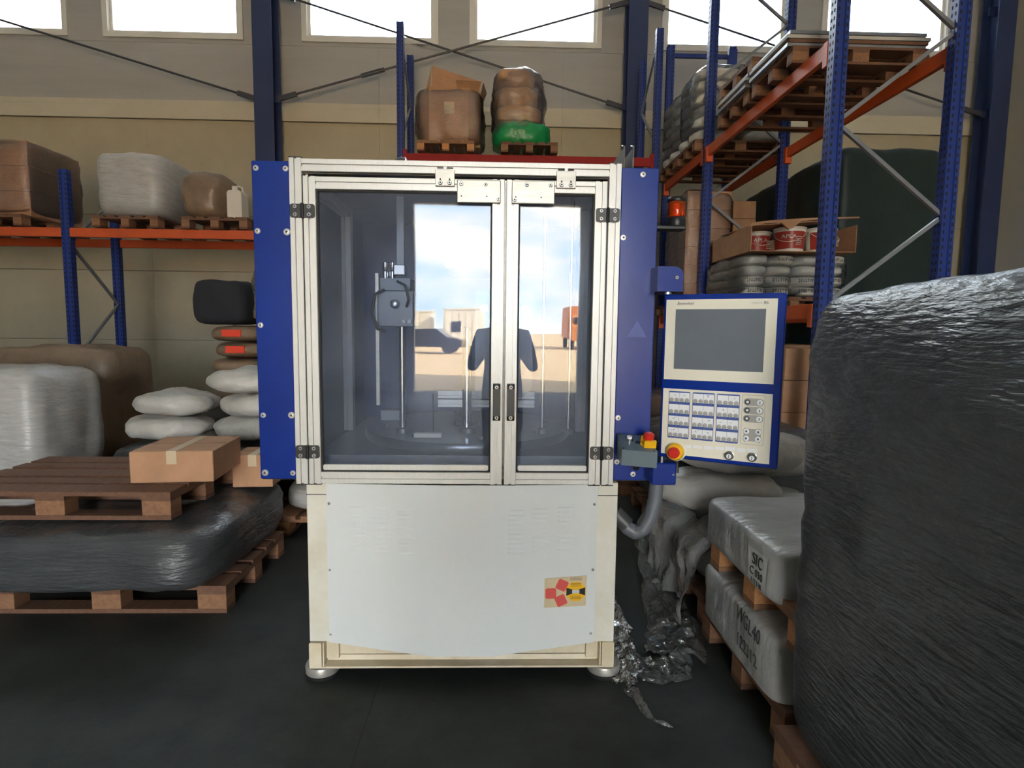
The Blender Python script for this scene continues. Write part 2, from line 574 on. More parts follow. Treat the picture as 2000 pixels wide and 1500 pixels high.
def window(n, x0, x1, z0, z1, y, side=1):
    """A white framed window; side 1: room at smaller y."""
    o = struct('window_%d' % n, 'white framed high window full of bright sky')
    f = 0.085
    for a in ((x0 - f, x1 + f, z0 - f, z0), (x0 - f, x1 + f, z1, z1 + f), (x0 - f, x0, z0, z1), (x1, x1 + f, z0, z1)):
        MB().box(a[0], a[1], y - 0.03, y + 0.16, a[2], a[3]).build('window_frame', 'win_frame', o)
    g = 0.05
    for a in ((x0, x1, z0, z0 + g), (x0, x1, z1 - g, z1), (x0, x0 + g, z0 + g, z1 - g), (x1 - g, x1, z0 + g, z1 - g)):
        MB().box(a[0], a[1], y + 0.04, y + 0.11, a[2], a[3]).build('sash', 'win_frame', o)
    MB().box(x0 + g, x1 - g, y + 0.07, y + 0.08, z0 + g, z1 - g).build('pane', 'glass', o)
    MB().box((x0 + x1) / 2 - 0.07, (x0 + x1) / 2 + 0.07, y + 0.02, y + 0.04, z0 + 0.008, z0 + 0.03).build('handle', 'win_frame', o)
    return o


for i, q in enumerate(WINS):
    window(i + 1, q[0], q[1], WZ0, WZ1, WALL_Y)

# wall behind the photographer, with the open goods door that lights the machine
wb = struct('wall_back', 'hall wall with the open goods door behind the photographer')
DX, DZ = 1.9, 4.25
for a in ((SIDE_L, -DX, 0, 5.5), (DX, SIDE_R, 0, 5.5), (-DX, DX, DZ, 5.5), (SIDE_L, SIDE_R, 8.5, CEIL_Z)):
    MB().box(a[0], a[1], BACK_Y - 0.2, BACK_Y, a[2], a[3]).build('cladding_panel', 'wall_side', wb)
MB().box(SIDE_L, SIDE_R, BACK_Y - 0.2, BACK_Y, 5.5, 8.5).build('cladding_panel', 'wall_side', wb)
for n, x in (('left', SIDE_L), ('right', SIDE_R)):
    s = -1 if n == 'left' else 1
    o = MB().box(min(x, x + s * 0.2), max(x, x + s * 0.2), BACK_Y - 0.2, WALL_Y + 0.2, 0, CEIL_Z).build('wall_' + n, 'wall_side')
    tag(o, 'grey clad side wall of the hall, %s' % ('beyond the orange beam rack' if s > 0 else 'beyond the stacked sacks'), 'wall', kind='structure')

# steel columns: H sections in front of the wall
for i, x in enumerate(COLUMN_X):
    o = struct('column_%d' % (i + 1), 'dark blue steel column of the hall wall')
    o.location = (x, 10.05, 0)
    MB().box(-0.155, 0.155, -0.18, -0.155, 0, CEIL_Z).build('flange', 'col_blue', o)
    MB().box(-0.155, 0.155, 0.155, 0.18, 0, CEIL_Z).build('flange', 'col_blue', o)
    MB().box(-0.012, 0.012, -0.155, 0.155, 0, CEIL_Z).build('web', 'col_blue', o)
    for zz, s in ((5.2, 1), (5.2, -1), (6.85, 1), (6.85, -1)):
        MB().box(min(0, s * 0.2), max(0, s * 0.2), -0.03, -0.012, zz - 0.07, zz + 0.07).build('gusset', 'col_blue', o)


def brace(p0, p1, label, buckle=None):
    d = (Vector(p1) - Vector(p0)).normalized()
    o = thing('brace_rod', p0, label, 'brace rod', world_parts=True)
    MB().tube([p0, p1], 0.018, 8).build('rod', 'rod', o)
    for p, s in ((p0, 1), (p1, -1)):
        a = Vector(p)
        MB().bar(a - d * 0.02 * s, a + d * 0.30 * s, 0.04, 0.075).build('fork_end', 'rod', o)
    if buckle:
        c = Vector(p0).lerp(Vector(p1), buckle)
        up = Vector((-d.z, 0, d.x))
        MB().bar(c - d * 0.16 + up * 0.028, c + d * 0.16 + up * 0.028, 0.02, 0.013).bar(c - d * 0.16 - up * 0.028, c + d * 0.16 - up * 0.028, 0.02, 0.013) \
            .bar(c - d * 0.2, c - d * 0.13, 0.03, 0.06).bar(c + d * 0.13, c + d * 0.2, 0.03, 0.06).build('turnbuckle', 'rod', o)
    return o


BY = 10.03
brace((-3.62, BY, 5.19), (2.10, BY, 6.84), 'dark wall brace rod with turnbuckle rising from behind the blue rack post', 0.27)
brace((-3.62, BY + 0.05, 6.86), (2.10, BY + 0.05, 5.19), 'dark wall brace rod falling towards the wrapped sacks on the red beam')
brace((2.44, BY, 6.84), (8.2, BY, 5.19), 'dark wall brace rod crossing the window behind the orange rack')
brace((-4.0, BY, 5.19), (-9.9, BY, 6.84), 'dark wall brace rod beside the window past the blue column')

# yard seen through the goods door (mirrored in the machine's doors)
o = MB().box(-80, 80, -140, BACK_Y - 0.2, -0.25, -0.02).build('ground', 'sand')
tag(o, 'sunlit sandy yard outside the goods door', 'ground', kind='structure')


def cabin(loc, sx, sy, sz, label):
    t = thing('site_cabin', loc, label, 'cabin')
    MB().box(-sx / 2, sx / 2, -sy / 2, sy / 2, 0, sz, 0.04).build('body', 'cabin', t)
    k = int(sx / 0.45)
    for i in range(k):
        x = -sx / 2 + (i + 0.5) * sx / k
        MB().box(x - 0.09, x + 0.09, sy / 2, sy / 2 + 0.03, 0.15, sz - 0.15).build('rib', 'cabin', t)
    MB().box(-sx / 2 - 0.05, sx / 2 + 0.05, -sy / 2 - 0.05, sy / 2 + 0.05, sz, sz + 0.12).build('roof', 'cabin', t)
    MB().box(-0.9, -0.2, sy / 2 + 0.02, sy / 2 + 0.05, 1.1, 1.9).build('window', 'glass_dark', t)
    return t


cabin((-6.6, -40, 0), 3.4, 2.4, 2.7, 'pale ribbed site cabin standing in the yard')
cabin((-2.4, -39, 0), 3.0, 2.4, 2.8, 'pale site cabin with a dark window beside the ochre truck')
t = thing('box_truck', (6.2, -36, 0), 'ochre box truck parked in the yard', 'truck')
MB().box(-1.2, 1.2, -4.5, -0.4, 0.7, 3.1, 0.05).build('cargo_box', 'truck', t)
MB().prism([(-0.3, 0.6), (1.5, 0.6), (1.5, 1.5), (1.15, 2.4), (-0.3, 2.4)], 'x', -1.1, 1.1).build('cab', 'truck', t)
MB().box(-0.95, 0.95, 1.2, 1.42, 1.5, 2.2).build('windscreen', 'glass_dark', t)
for x in (-1.0, 1.0):
    for y in (0.7, -3.4):
        MB().lathe([(0.3, -0.14), (0.46, -0.12), (0.46, 0.12), (0.3, 0.14)], (x, y, 0.46), 16, 'x').build('wheel', 'tyre', t)


def car(loc, label, rz):
    t = thing('car', loc, label, 'car', rz=rz)
    MB().prism([(-2.1, 0.35), (2.1, 0.35), (2.1, 0.75), (1.3, 0.9), (0.7, 1.4), (-1.1, 1.4), (-1.8, 0.95), (-2.1, 0.85)], 'y', -0.85, 0.85).build('body', 'glass_dark', t)
    for x in (-1.35, 1.35):
        for y in (-0.8, 0.8):
            MB().lathe([(0.2, -0.1), (0.32, -0.1), (0.32, 0.1), (0.2, 0.1)], (x, y, 0.32), 14, 'y').build('wheel', 'tyre', t)


car((-3.9, -28, 0), 'dark car parked in front of the cabins', 0.1)


# ------------------------------------------------------------------ the machine
MX = Vector((-0.13, 2.3, 0.0))
mach = thing('injection_moulding_machine', MX, 'white and blue industrial moulding machine with aluminium framed glazed doors and swivel operator panel', 'machine', world_parts=True)
FY = 2.26          # front plane of the aluminium frame
S = 0.047


def slot_poly(a0, a1, b0, b1, sl=0.010, dp=0.011, c=0.0015):
    """Square extrusion section with one slot in each face."""
    am, bm_ = (a0 + a1) / 2, (b0 + b1) / 2
    h = sl / 2
    return [(a0 + c, b0), (am - h, b0), (am - h, b0 + dp), (am + h, b0 + dp), (am + h, b0), (a1 - c, b0), (a1, b0 + c),
            (a1, bm_ - h), (a1 - dp, bm_ - h), (a1 - dp, bm_ + h), (a1, bm_ + h), (a1, b1 - c), (a1 - c, b1),
            (am + h, b1), (am + h, b1 - dp), (am - h, b1 - dp), (am - h, b1), (a0 + c, b1), (a0, b1 - c),
            (a0, bm_ + h), (a0 + dp, bm_ + h), (a0 + dp, bm_ - h), (a0, bm_ - h), (a0, b0 + c)]


def vprofile(name, x0, x1, z0, z1, par, y0=FY):
    o = MB().prism(slot_poly(x0, x1, y0, y0 + S), 'z', z0, z1).build(name, 'alu', par)
    return o


def hprofile(name, x0, x1, z0, z1, par, y0=FY):
    return MB().prism(slot_poly(y0, y0 + S, z0, z1), 'x', x0, x1).build(name, 'alu', par)


def yprofile(name, x0, x1, y0, y1, z0, z1, par):
    return MB().prism(slot_poly(x0, x1, z0, z1), 'y', y0, y1).build(name, 'alu', par)


_screw = MB().lathe([(0.0085, 0.0), (0.0085, -0.003), (0.006, -0.0055), (0.0035, -0.0055), (0.0032, -0.003), (0.0005, -0.003)], (0, 0, 0), 12, 'y').mesh('screw', True)
_screw.materials.append(M['screw'])
_screw.materials.append(M['dark_slot'])
_washer = MB().lathe([(0.0115, 0.0), (0.0115, -0.002), (0.0075, -0.002), (0.0075, -0.0045), (0.0035, -0.005), (0.003, -0.003), (0.0005, -0.003)], (0, 0, 0), 14, 'y').mesh('screw', True)
_washer.materials.append(M['screw'])
_washer.materials.append(M['dark_slot'])
for me_ in (_screw, _washer):
    for p_ in me_.polygons:
        if max(math.hypot(me_.vertices[i].co.x, me_.vertices[i].co.z) for i in p_.vertices) < 0.0042 and p_.center.y < -0.001:
            p_.material_index = 1  # socket faces coloured dark for the shade inside them


def screw(par, x, y, z, big=False, sc=1.0, base=None):
    o = bpy.data.objects.new('screw', _washer if big else _screw)
    COL.objects.link(o)
    o.parent = par
    b = ROOT_LOC.get(par.name, Vector((0, 0, 0)))
    o.location = Vector((x, y, z)) - b
    o.scale = (sc, sc, sc)
    return o


Z0, Z1 = 0.838, 2.087
# outer frame
vprofile('frame_post', -0.786, -0.739, Z0, Z1, mach)
vprofile('frame_post', 0.425, 0.472, Z0, Z1, mach)
hprofile('frame_rail', -0.739, 0.425, 2.038, 2.085, mach)
hprofile('frame_rail', -0.739, 0.425, 0.845, 0.892, mach, FY + 0.06)
for x0 in (-0.786, 0.425):
    MB().box(x0, x0 + 0.047, FY, FY + S, Z1, Z1 + 0.004).build('end_cap', 'black', mach)
    MB().box(x0, x0 + 0.047, FY, FY + S, Z0 - 0.004, Z0).build('end_cap', 'black', mach)
MB().box(0.012, 0.050, FY + 0.052, FY + 0.06, 0.9, 2.03).build('centre_strip', 'alu_plate', mach)


def glazed_door(x0, x1, label, hand):
    """hand: +1 the handle at the x1 side."""
    zt = 2.021
    p = MB().box(x0 + 0.046, x1 - 0.046, FY + 0.020, FY + 0.026, 0.884, 1.975).build('glazed_door', 'pane', mach)
    p['label'] = label
    b = p  # children are given in world coordinates; the pane sits at the machine's offset

    def ch(o):
        o.location = (0, 0, 0)
        return o
    ch(vprofile('stile', x0, x0 + 0.047, Z0, zt, b))
    ch(vprofile('stile', x1 - 0.047, x1, Z0, zt, b))
    ch(hprofile('rail', x0 + 0.047, x1 - 0.047, 1.974, zt - 0.001, b))
    ch(hprofile('rail', x0 + 0.047, x1 - 0.047, Z0 + 0.001, Z0 + 0.048, b))
    for xx in (x0, x1 - 0.047):
        MB().box(xx, xx + 0.047, FY, FY + S, Z0 - 0.004, Z0).build('end_cap', 'black', b)
    xa, xb = x0 + 0.047, x1 - 0.047
    g = 0.006
    MB().box(xa, xb, FY + 0.012, FY + 0.03, 1.968, 1.974).box(xa, xb, FY + 0.012, FY + 0.03, 0.886, 0.891) \
        .box(xa, xa + g, FY + 0.012, FY + 0.03, 0.891, 1.968).box(xb - g, xb, FY + 0.012, FY + 0.03, 0.891, 1.968).build('gasket', 'dark_slot', b)
    MB().prism(rounded_rect(xa + 0.008, xb - 0.008, 0.893, 0.915, 0.006), 'y', FY + 0.004, FY + 0.018).build('drip_rail', 'alu', b)
    hx = x1 - 0.0235 if hand > 0 else x0 + 0.0235
    h = MB()
    h.prism([(FY - 0.001, 1.10), (FY - 0.001, 1.13), (FY - 0.024, 1.132), (FY - 0.024, 1.211), (FY - 0.001, 1.213), (FY - 0.001, 1.243), (FY - 0.030, 1.243), (FY - 0.038, 1.225), (FY - 0.038, 1.118), (FY - 0.030, 1.10)],
            'x', hx - 0.0145, hx + 0.0145)
    h.build('handle', 'black', b)
    for zz in (1.112, 1.231):
        screw(b, hx, FY - 0.034, zz)
    return b


dl = glazed_door(-0.735, 0.026, 'wide glazed door in slotted aluminium profile', 1)
dr = glazed_door(0.034, 0.419, 'narrow glazed door in slotted aluminium profile', -1)

# hinges
for xm, zc in ((-0.737, 1.8915), (-0.737, 0.967), (0.422, 1.894), (0.422, 0.9685)):
    h = MB().prism(rounded_rect(xm - 0.046, xm + 0.046, zc - 0.0255, zc + 0.0255, 0.009), 'y', FY - 0.007, FY - 0.0002)
    h.tube([(xm, FY - 0.007, zc - 0.0275), (xm, FY - 0.007, zc + 0.0275)], 0.0065, 8)
    ho = h.build('hinge', 'black', mach)
    for dx in (-0.026, 0.026):
        for dz in (-0.0145, 0.0145):
            screw(ho, xm + dx, FY - 0.0075, zc + dz, sc=0.95)

# latch brackets and plates at the door tops
for (x0, x1, z0, z1, xo) in ((-0.236, -0.163, 1.99, 2.050, 0), (0.222, 0.296, 1.99, 2.052, 0)):
    b = MB().box(x0, x1, FY - 0.012, FY - 0.0005, z0, z1, 0.0015).build('latch_bracket', 'alu_plate', mach)
    xm = (x0 + x1) / 2
    MB().box(xm - 0.006, xm + 0.006, FY - 0.008, FY + 0.003, z1, z1 + 0.013).build('latch_tongue', 'alu', b)
    MB().box(xm - 0.03, xm + 0.03, FY - 0.0012, FY + 0.002, z1 + 0.007, z1 + 0.011).build('slot', 'dark_slot', b)  # dark strip standing for the shade in a slot
    for dx in (-0.0175, 0.0175):
        screw(b, xm + dx, FY - 0.012, z0 + 0.012)
        MB().box(xm + dx - 0.0025, xm + dx + 0.0025, FY - 0.0126, FY - 0.0118, z0 + 0.021, z0 + 0.028).build('slot', 'dark_slot', b)  # dark box standing for the shade in a small slot
for (x0, x1, sx) in ((-0.154, 0.011, ((-0.138, 1.999), (-0.046, 1.999), (0.003, 1.945))), (0.053, 0.216, ((0.11, 2.0), (0.2, 2.0), (0.064, 1.944)))):
    b = MB().box(x0, x1, FY - 0.010, FY - 0.0005, 1.931, 2.015, 0.0025).build('latch_plate', 'alu_plate', mach)
    for x, z in sx:
        screw(b, x, FY - 0.010, z, sc=0.9)
    xm = (x0 + x1) / 2
    for x in (xm - 0.066, xm + 0.03):
        MB().lathe([(0.0028, 0), (0.0028, -0.0006)], (x, FY - 0.0099, 1.955), 8, 'y').build('hole_shade', 'dark_slot', b)  # dark disc painted for the shade of a drilled opening

# blue side cabinets
for n, (x0, x1, sc) in enumerate(((-0.931, -0.789, [(-0.914, 2.05, 0), (-0.803, 2.05, 0), (-0.914, 1.817, 0), (-0.803, 1.815, 1), (-0.913, 1.46, 0), (-0.913, 1.108, 0), (-0.803, 1.109, 1), (-0.912, 0.878, 1), (-0.803, 0.877, 0)]),
                                  (0.475, 0.620, [(0.557, 2.053, 0), (0.488, 1.814, 0), (0.488, 1.108, 0), (0.488, 0.929, 0), (0.555, 0.879, 0), (0.61, 0.929, 0)]))):
    c = MB().box(x0, x1, FY + 0.016, 3.45, 0.853, 2.078, 0.003).build('side_cabinet', 'blue', mach)
    for x, z, big in sc:
        screw(c, x, FY + 0.016, z, True, 1.12 if big else 0.92)
    MB().box(x0 + 0.004, x1 - 0.004, FY + 0.03, 3.44, 0.848, 0.853).build('bottom_edge', 'black', c)
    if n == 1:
        MB().prism([(0.512, 1.43), (0.592, 1.43), (0.553, 1.495)], 'y', FY + 0.0152, FY + 0.0162).build('lighter_triangle', 'triangle', c)  # thin triangle in a slightly lighter blue than the cabinet
for x in (0.553, 0.594):
    p = MB().prism([(2.62, 2.079), (3.4, 2.079), (3.4, 2.25), (2.62, 2.255)], 'x', x - 0.003, x + 0.003).build('top_screen', 'grille', mach)
    MB().tube([(x, 2.615, 2.08), (x, 2.615, 2.262), (x, 2.66, 2.275)], 0.004, 6).build('screen_wire', 'chrome', p)

# enclosure shell
MB().box(-0.786, 0.472, FY + S, 3.45, 2.05, 2.075).build('roof_sheet', 'inner_grey', mach)
MB().box(-0.786, -0.776, FY + S, 3.45, 0.9, 2.05).build('side_sheet', 'inner_grey', mach)
MB().box(0.462, 0.472, FY + S, 3.45, 0.9, 2.05).build('side_sheet', 'inner_blue', mach)
MB().box(-0.776, 0.462, 3.42, 3.45, 0.9, 2.05).build('rear_sheet', 'inner_blue', mach)
for x0 in (-0.776, 0.415):
    o = vprofile('rear_post', x0, x0 + 0.047, 0.93, 2.05, mach, 2.95)
yprofile('roof_rail', -0.776, -0.729, FY + S, 2.95, 2.0, 2.047, mach)
MB().box(-0.75, 0.46, FY + 0.11, 3.42, 0.86, 0.93).build('machine_bed', 'table_steel', mach)

# inside: rotary table, tie bars, platen, injection unit
rt = MB().lathe([(0.50, 0), (0.505, 0.006), (0.505, 0.036), (0.50, 0.042), (0.06, 0.042), (0.06, 0.06), (0.001, 0.06)], (-0.14, 2.90, 0.931), 56).build('rotary_table', 'table_steel', mach, True)
for k in range(8):
    a = k * math.pi / 4 + 0.2
    MB().lathe([(0.016, 0), (0.016, 0.012), (0.009, 0.012), (0.009, 0.006)], (-0.14 + 0.4 * math.cos(a), 2.90 + 0.4 * math.sin(a), 0.973), 12).build('table_bolt', 'steel', rt)
for (x, y, r, zt) in ((-0.43, 2.66, 0.016, 1.46), (-0.135, 2.68, 0.022, 1.46), (0.215, 2.66, 0.011, 2.05), (0.335, 2.64, 0.011, 2.05)):
    tb = MB().tube([(x, y, 0.974), (x, y, zt)], r, 16).build('tie_bar', 'chrome', mach, True)
    MB().lathe([(r * 1.9, 0), (r * 1.9, 0.02), (r * 1.2, 0.026)], (x, y, 0.974), 16).build('collar', 'steel', tb)
ib = MB().box(-0.53, -0.37, 2.60, 2.80, 1.46, 1.62, 0.004).build('injection_unit', 'mould', mach)
MB().box(-0.525, -0.385, 2.63, 2.78, 1.62, 1.68, 0.004).build('valve_block', 'mould', ib)
for x in (-0.50, -0.468):
    MB().lathe([(0.010, 0), (0.010, 0.03), (0.014, 0.03), (0.014, 0.05), (0.009, 0.055), (0.011, 0.06), (0.011, 0.09), (0.004, 0.095)], (x, 2.64, 1.655), 12).build('fitting', 'chrome', ib, True)
MB().box(-0.46, -0.41, 2.62, 2.68, 1.69, 1.735, 0.003).build('clamp', 'steel', ib)
MB().box(-0.452, -0.42, 2.66, 2.69, 1.735, 2.04).build('guide_column', 'inner_grey', ib)
MB().box(-0.55, -0.535, 2.66, 2.69, 1.10, 1.70).build('guide_strip', 'alu_plate', ib)
for x in (-0.412, -0.388):
    MB().box(x - 0.007, x + 0.007, 2.592, 2.60, 1.476, 1.492, 0.001).build('plug', 'win_frame', ib)
MB().lathe([(0.02, 0), (0.02, -0.02), (0.012, -0.025), (0.004, -0.025)], (-0.45, 2.6, 1.56), 14, 'y').build('dial', 'steel', ib, True)
MB().tube([(-0.5, 2.6, 1.62), (-0.53, 2.56, 1.60), (-0.545, 2.55, 1.52), (-0.52, 2.56, 1.45), (-0.5, 2.6, 1.44)], 0.008, 8).build('hose', 'black', ib, True)
MB().tube([(-0.44, 2.6, 1.66), (-0.40, 2.56, 1.64), (-0.385, 2.56, 1.58), (-0.40, 2.59, 1.55)], 0.006, 8).build('hose', 'black', ib, True)
pl = MB().box(-0.235, -0.03, 2.62, 3.1, 1.72, 1.765, 0.006).build('upper_platen', 'alu_plate', mach)
MB().box(-0.20, -0.05, 2.68, 2.95, 1.765, 1.83, 0.006).build('cylinder_block', 'inner_grey', pl)
mo = MB().prism([(-0.10, 1.13), (0.12, 1.13), (0.17, 1.18), (0.17, 1.63), (-0.10, 1.63)], 'y', 2.72, 3.0).build('mould_block', 'mould', mach)
for x in (-0.06, 0.13):
    MB().lathe([(0.018, 0), (0.018, -0.012), (0.010, -0.012), (0.010, -0.004)], (x, 2.72, 1.55), 14, 'y').build('bolt', 'steel', mo)
for z in (1.05, 1.095):
    hprofile('cross_rail', -0.30, 0.20, z, z + 0.04, mach, 2.98)
MB().box(-0.36, -0.24, 2.52, 2.55, 0.975, 0.995, 0.002).build('stop_bracket', 'win_frame', mach)
MB().tube([(-0.276, 2.535, 0.995), (-0.276, 2.535, 1.17)], 0.003, 6).build('sensor_rod', 'chrome', mach)
MB().tube([(-0.32, 2.535, 0.995), (-0.32, 2.535, 1.05)], 0.003, 6).build('sensor_rod', 'chrome', mach)
MB().box(-0.60, -0.48, 3.0, 3.1, 0.974, 1.03, 0.003).build('ejector_block', 'inner_grey', mach)

# base cabinet
BYF = 2.285
bs = MB().box(-0.755, -0.672, BYF, BYF + 0.12, 0.17, 0.84, 0.002).build('base_post', 'white', mach)
bs2 = MB().box(0.412, 0.498, BYF, BYF + 0.12, 0.165, 0.84, 0.002).build('base_post', 'white', mach)
for b, x0, x1 in ((bs, -0.7555, -0.6715), (bs2, 0.4115, 0.4985)):
    MB().box(x0, x1, BYF - 0.001, BYF + 0.1, 0.786, 0.789).build('joint', 'dark_slot', b)
MB().box(-0.755, -0.745, BYF + 0.12, 3.4, 0.17, 0.84).build('base_side', 'white', mach)
MB().box(0.488, 0.498, BYF + 0.12, 3.4, 0.17, 0.84).build('base_side', 'white', mach)
MB().box(-0.755, 0.498, 3.38, 3.42, 0.17, 0.84).build('base_rear', 'white', mach)
MB().box(-0.755, 0.498, BYF + 0.05, 3.42, 0.838, 0.86).build('base_top', 'white', mach)
# folded front sheet: two wings bent back from a flat middle, hem dipping towards the middle
xs = [-0.676, -0.648, -0.262, -0.006, 0.388, 0.416]
ys = [BYF - 0.001, BYF - 0.005, BYF - 0.026, BYF - 0.026, BYF - 0.005, BYF - 0.001]
zb = [0.168, 0.166, 0.118, 0.117, 0.162, 0.164]
sv, sf = [], []
for i in range(6):
    sv += [(xs[i], ys[i], zb[i]), (xs[i], ys[i], 0.834), (xs[i], ys[i] + 0.002, 0.834), (xs[i], ys[i] + 0.002, zb[i])]
for i in range(5):
    a, b = i * 4, i * 4 + 4
    sf += [(a, b, b + 1, a + 1), (a + 1, b + 1, b + 2, a + 2), (a + 2, b + 2, b + 3, a + 3), (a + 3, b + 3, b, a)]
sf += [(0, 1, 2, 3), (23, 22, 21, 20)]
fs_ = MB().add(sv, sf).build('front_sheet', 'grey_sheet', mach)
_dot = MB().lathe([(0.0055, 0.001), (0.0055, -0.002), (0.003, -0.003), (0.001, -0.002)], (0, 0, 0), 10, 'y').mesh('screw', True)
_dot.materials.append(M['steel'])
for x, z in ((-0.665, 0.752), (-0.666, 0.477), (-0.668, 0.203), (0.403, 0.752), (0.403, 0.478), (0.401, 0.205)):
    o = bpy.data.objects.new('screw', _dot)
    COL.objects.link(o)
    o.parent = fs_
    o.location = (x, BYF - 0.004, z)


def sheet_y(x):
    for i in range(5):
        if xs[i] <= x <= xs[i + 1]:
            t = (x - xs[i]) / (xs[i + 1] - xs[i])
            return ys[i] + t * (ys[i + 1] - ys[i])
    return BYF


# pressed louvres
lv = MB()
n = 8
for i in range(n + 1):
    t = i / n
    x = (t - 0.5) * 0.066
    hgt = 0.0034 * math.sin(math.pi * t) ** 0.45 if 0 < i < n else 0.0
    lv.v += [(x, 0.0005, 0.0), (x, -hgt, 0.0008), (x, -hgt * 0.6, 0.003), (x, 0.0005, 0.006)]
for i in range(n):
    for k in range(3):
        lv.f.append((i * 4 + k, i * 4 + 4 + k, i * 4 + 5 + k, i * 4 + 1 + k))
_lv = lv.mesh('louvre', True)
_lv.materials.append(M['grey_sheet'])
_ld = MB().lathe([(0.0035, 0.001), (0.0032, -0.002), (0.001, -0.0032)], (0, 0, 0), 8, 'y').mesh('louvre_end', True)
_ld.materials.append(M['grey_sheet'])
for x, zt, sl in ((-0.555, 0.737, 1), (-0.458, 0.733, 1), (-0.358, 0.728, 1), (0.089, 0.728, 1), (0.189, 0.733, 1), (0.290, 0.738, 1)):
    a = math.atan2(sheet_y(x + 0.03) - sheet_y(x - 0.03), 0.06)
    for k in range(10):
        o = bpy.data.objects.new('louvre', _lv)
        COL.objects.link(o)
        o.parent = fs_
        o.location = (x, sheet_y(x), zt - k * 0.0197)
        o.rotation_euler = (0, 0, a)
        xe = x + (0.032 if x < -0.1 else -0.032)
        o = bpy.data.objects.new('louvre_end', _ld)
        COL.objects.link(o)
        o.parent = fs_
        o.location = (xe, sheet_y(xe), zt - k * 0.0197 + 0.003)

# warning sticker
sy = sheet_y(0.29) - 0.003
a = math.atan2(sheet_y(0.37) - sheet_y(0.21), 0.16)


def st_xf(v):
    return Vector((0.291 + v.x * math.cos(a), sy + v.x * math.sin(a) + v.y, 0.387 + v.z))


st = MB(st_xf).prism([(-0.087, -0.066), (0.086, -0.061), (0.088, 0.067), (-0.086, 0.058)], 'y', 0, 0.0015).build('warning_sticker', 'sticker', mach)
st['label'] = 'beige sticker with red blocks and a yellow and black octagon'
for cx, cz, r, rot in ((-0.06, -0.005, 0.028, 0.80), (-0.014, 0.029, 0.028, 0.35), (-0.018, -0.036, 0.028, 1.2)):
    MB(st_xf).prism([(cx + r * math.cos(rot + k * math.pi / 2 + e), cz + r * math.sin(rot + k * math.pi / 2 + e)) for k in range(4) for e in (-0.12, 0.12)], 'y', -0.0008, 0.0002).build('printed_block', 'sticker_red', st)
ox, oz, r = 0.043, 0.001, 0.044
oc = [(ox + r * math.cos(math.pi / 8 + k * math.pi / 4), oz + r * math.sin(math.pi / 8 + k * math.pi / 4)) for k in range(8)]
MB(st_xf).prism(oc, 'y', -0.0008, 0.0002).build('printed_octagon', 'yellow', st)
MB(st_xf).prism([(ox, oz + 0.004), (ox - 0.039, oz + 0.017), (ox - 0.039, oz - 0.017), (ox, oz - 0.004)], 'y', -0.0014, -0.0006).build('printed_wedge', 'ink_black', st)
MB(st_xf).prism([(ox, oz + 0.004), (ox + 0.039, oz + 0.017), (ox + 0.039, oz - 0.017), (ox, oz - 0.004)], 'y', -0.0014, -0.0006).build('printed_wedge', 'ink_black', st)
MB(st_xf).box(ox - 0.015, ox + 0.015, -0.0018, -0.001, oz - 0.007, oz + 0.007).build('printed_label', 'paper', st)
for z in (0.034, 0.029, 0.024, -0.02, -0.025, -0.03):
    MB(st_xf).box(ox - 0.022, ox + 0.022, -0.0013, -0.0007, z, z + 0.0015).build('printed_line', 'wood_dark', st)
for k in range(4):
    MB(st_xf).box(0.018, 0.068, -0.0004, 0.0002, 0.049 + k * 0.0035, 0.050 + k * 0.0035).build('printed_line', 'wood_dark', st)

# base skid: end tubes, fins, channel
for x0, x1, fx in ((-0.757, -0.706, -0.700), (0.449, 0.500, 0.443)):
    MB().prism(rounded_rect(x0, x1, 0.064, 0.166, 0.006), 'y', BYF - 0.006, BYF + 0.14).build('skid_end', 'ivory_warm', mach)
    MB().box(fx - 0.003, fx + 0.003, BYF - 0.004, BYF + 0.06, 0.066, 0.166).build('skid_fin', 'ivory_warm', mach)
for x0, x1 in ((-0.697, -0.645), (0.388, 0.440)):
    MB().box(x0, x1, BYF + 0.03, BYF + 0.12, 0.078, 0.17, 0.002).build('skid_block', 'ivory_warm', mach)
MB().box(-0.645, 0.388, BYF + 0.05, BYF + 0.07, 0.088, 0.20).build('channel_web', 'ivory_warm', mach)
MB().prism([(BYF - 0.004, 0.056), (BYF + 0.12, 0.056), (BYF + 0.12, 0.084), (BYF + 0.05, 0.084), (BYF + 0.045, 0.064), (BYF - 0.004, 0.064)], 'x', -0.757, 0.500).build('channel_lip', 'ivory_warm', mach)
MB().box(-0.757, 0.500, BYF + 0.12, 3.4, 0.056, 0.17).build('skid_body', 'ivory_warm', mach)
for x in (-0.722, 0.470):
    for y in (2.345, 3.30):
        ft = MB().lathe([(0.071, 0.0), (0.073, 0.006), (0.073, 0.014), (0.066, 0.016)], (x, y, 0), 28).build('levelling_foot', 'dark_slot', mach, True)
        MB().lathe([(0.069, 0.014), (0.070, 0.040), (0.066, 0.049), (0.052, 0.053), (0.025, 0.0555), (0.001, 0.0558)], (x, y, 0), 28).build('foot_shell', 'alu_plate', ft, True)

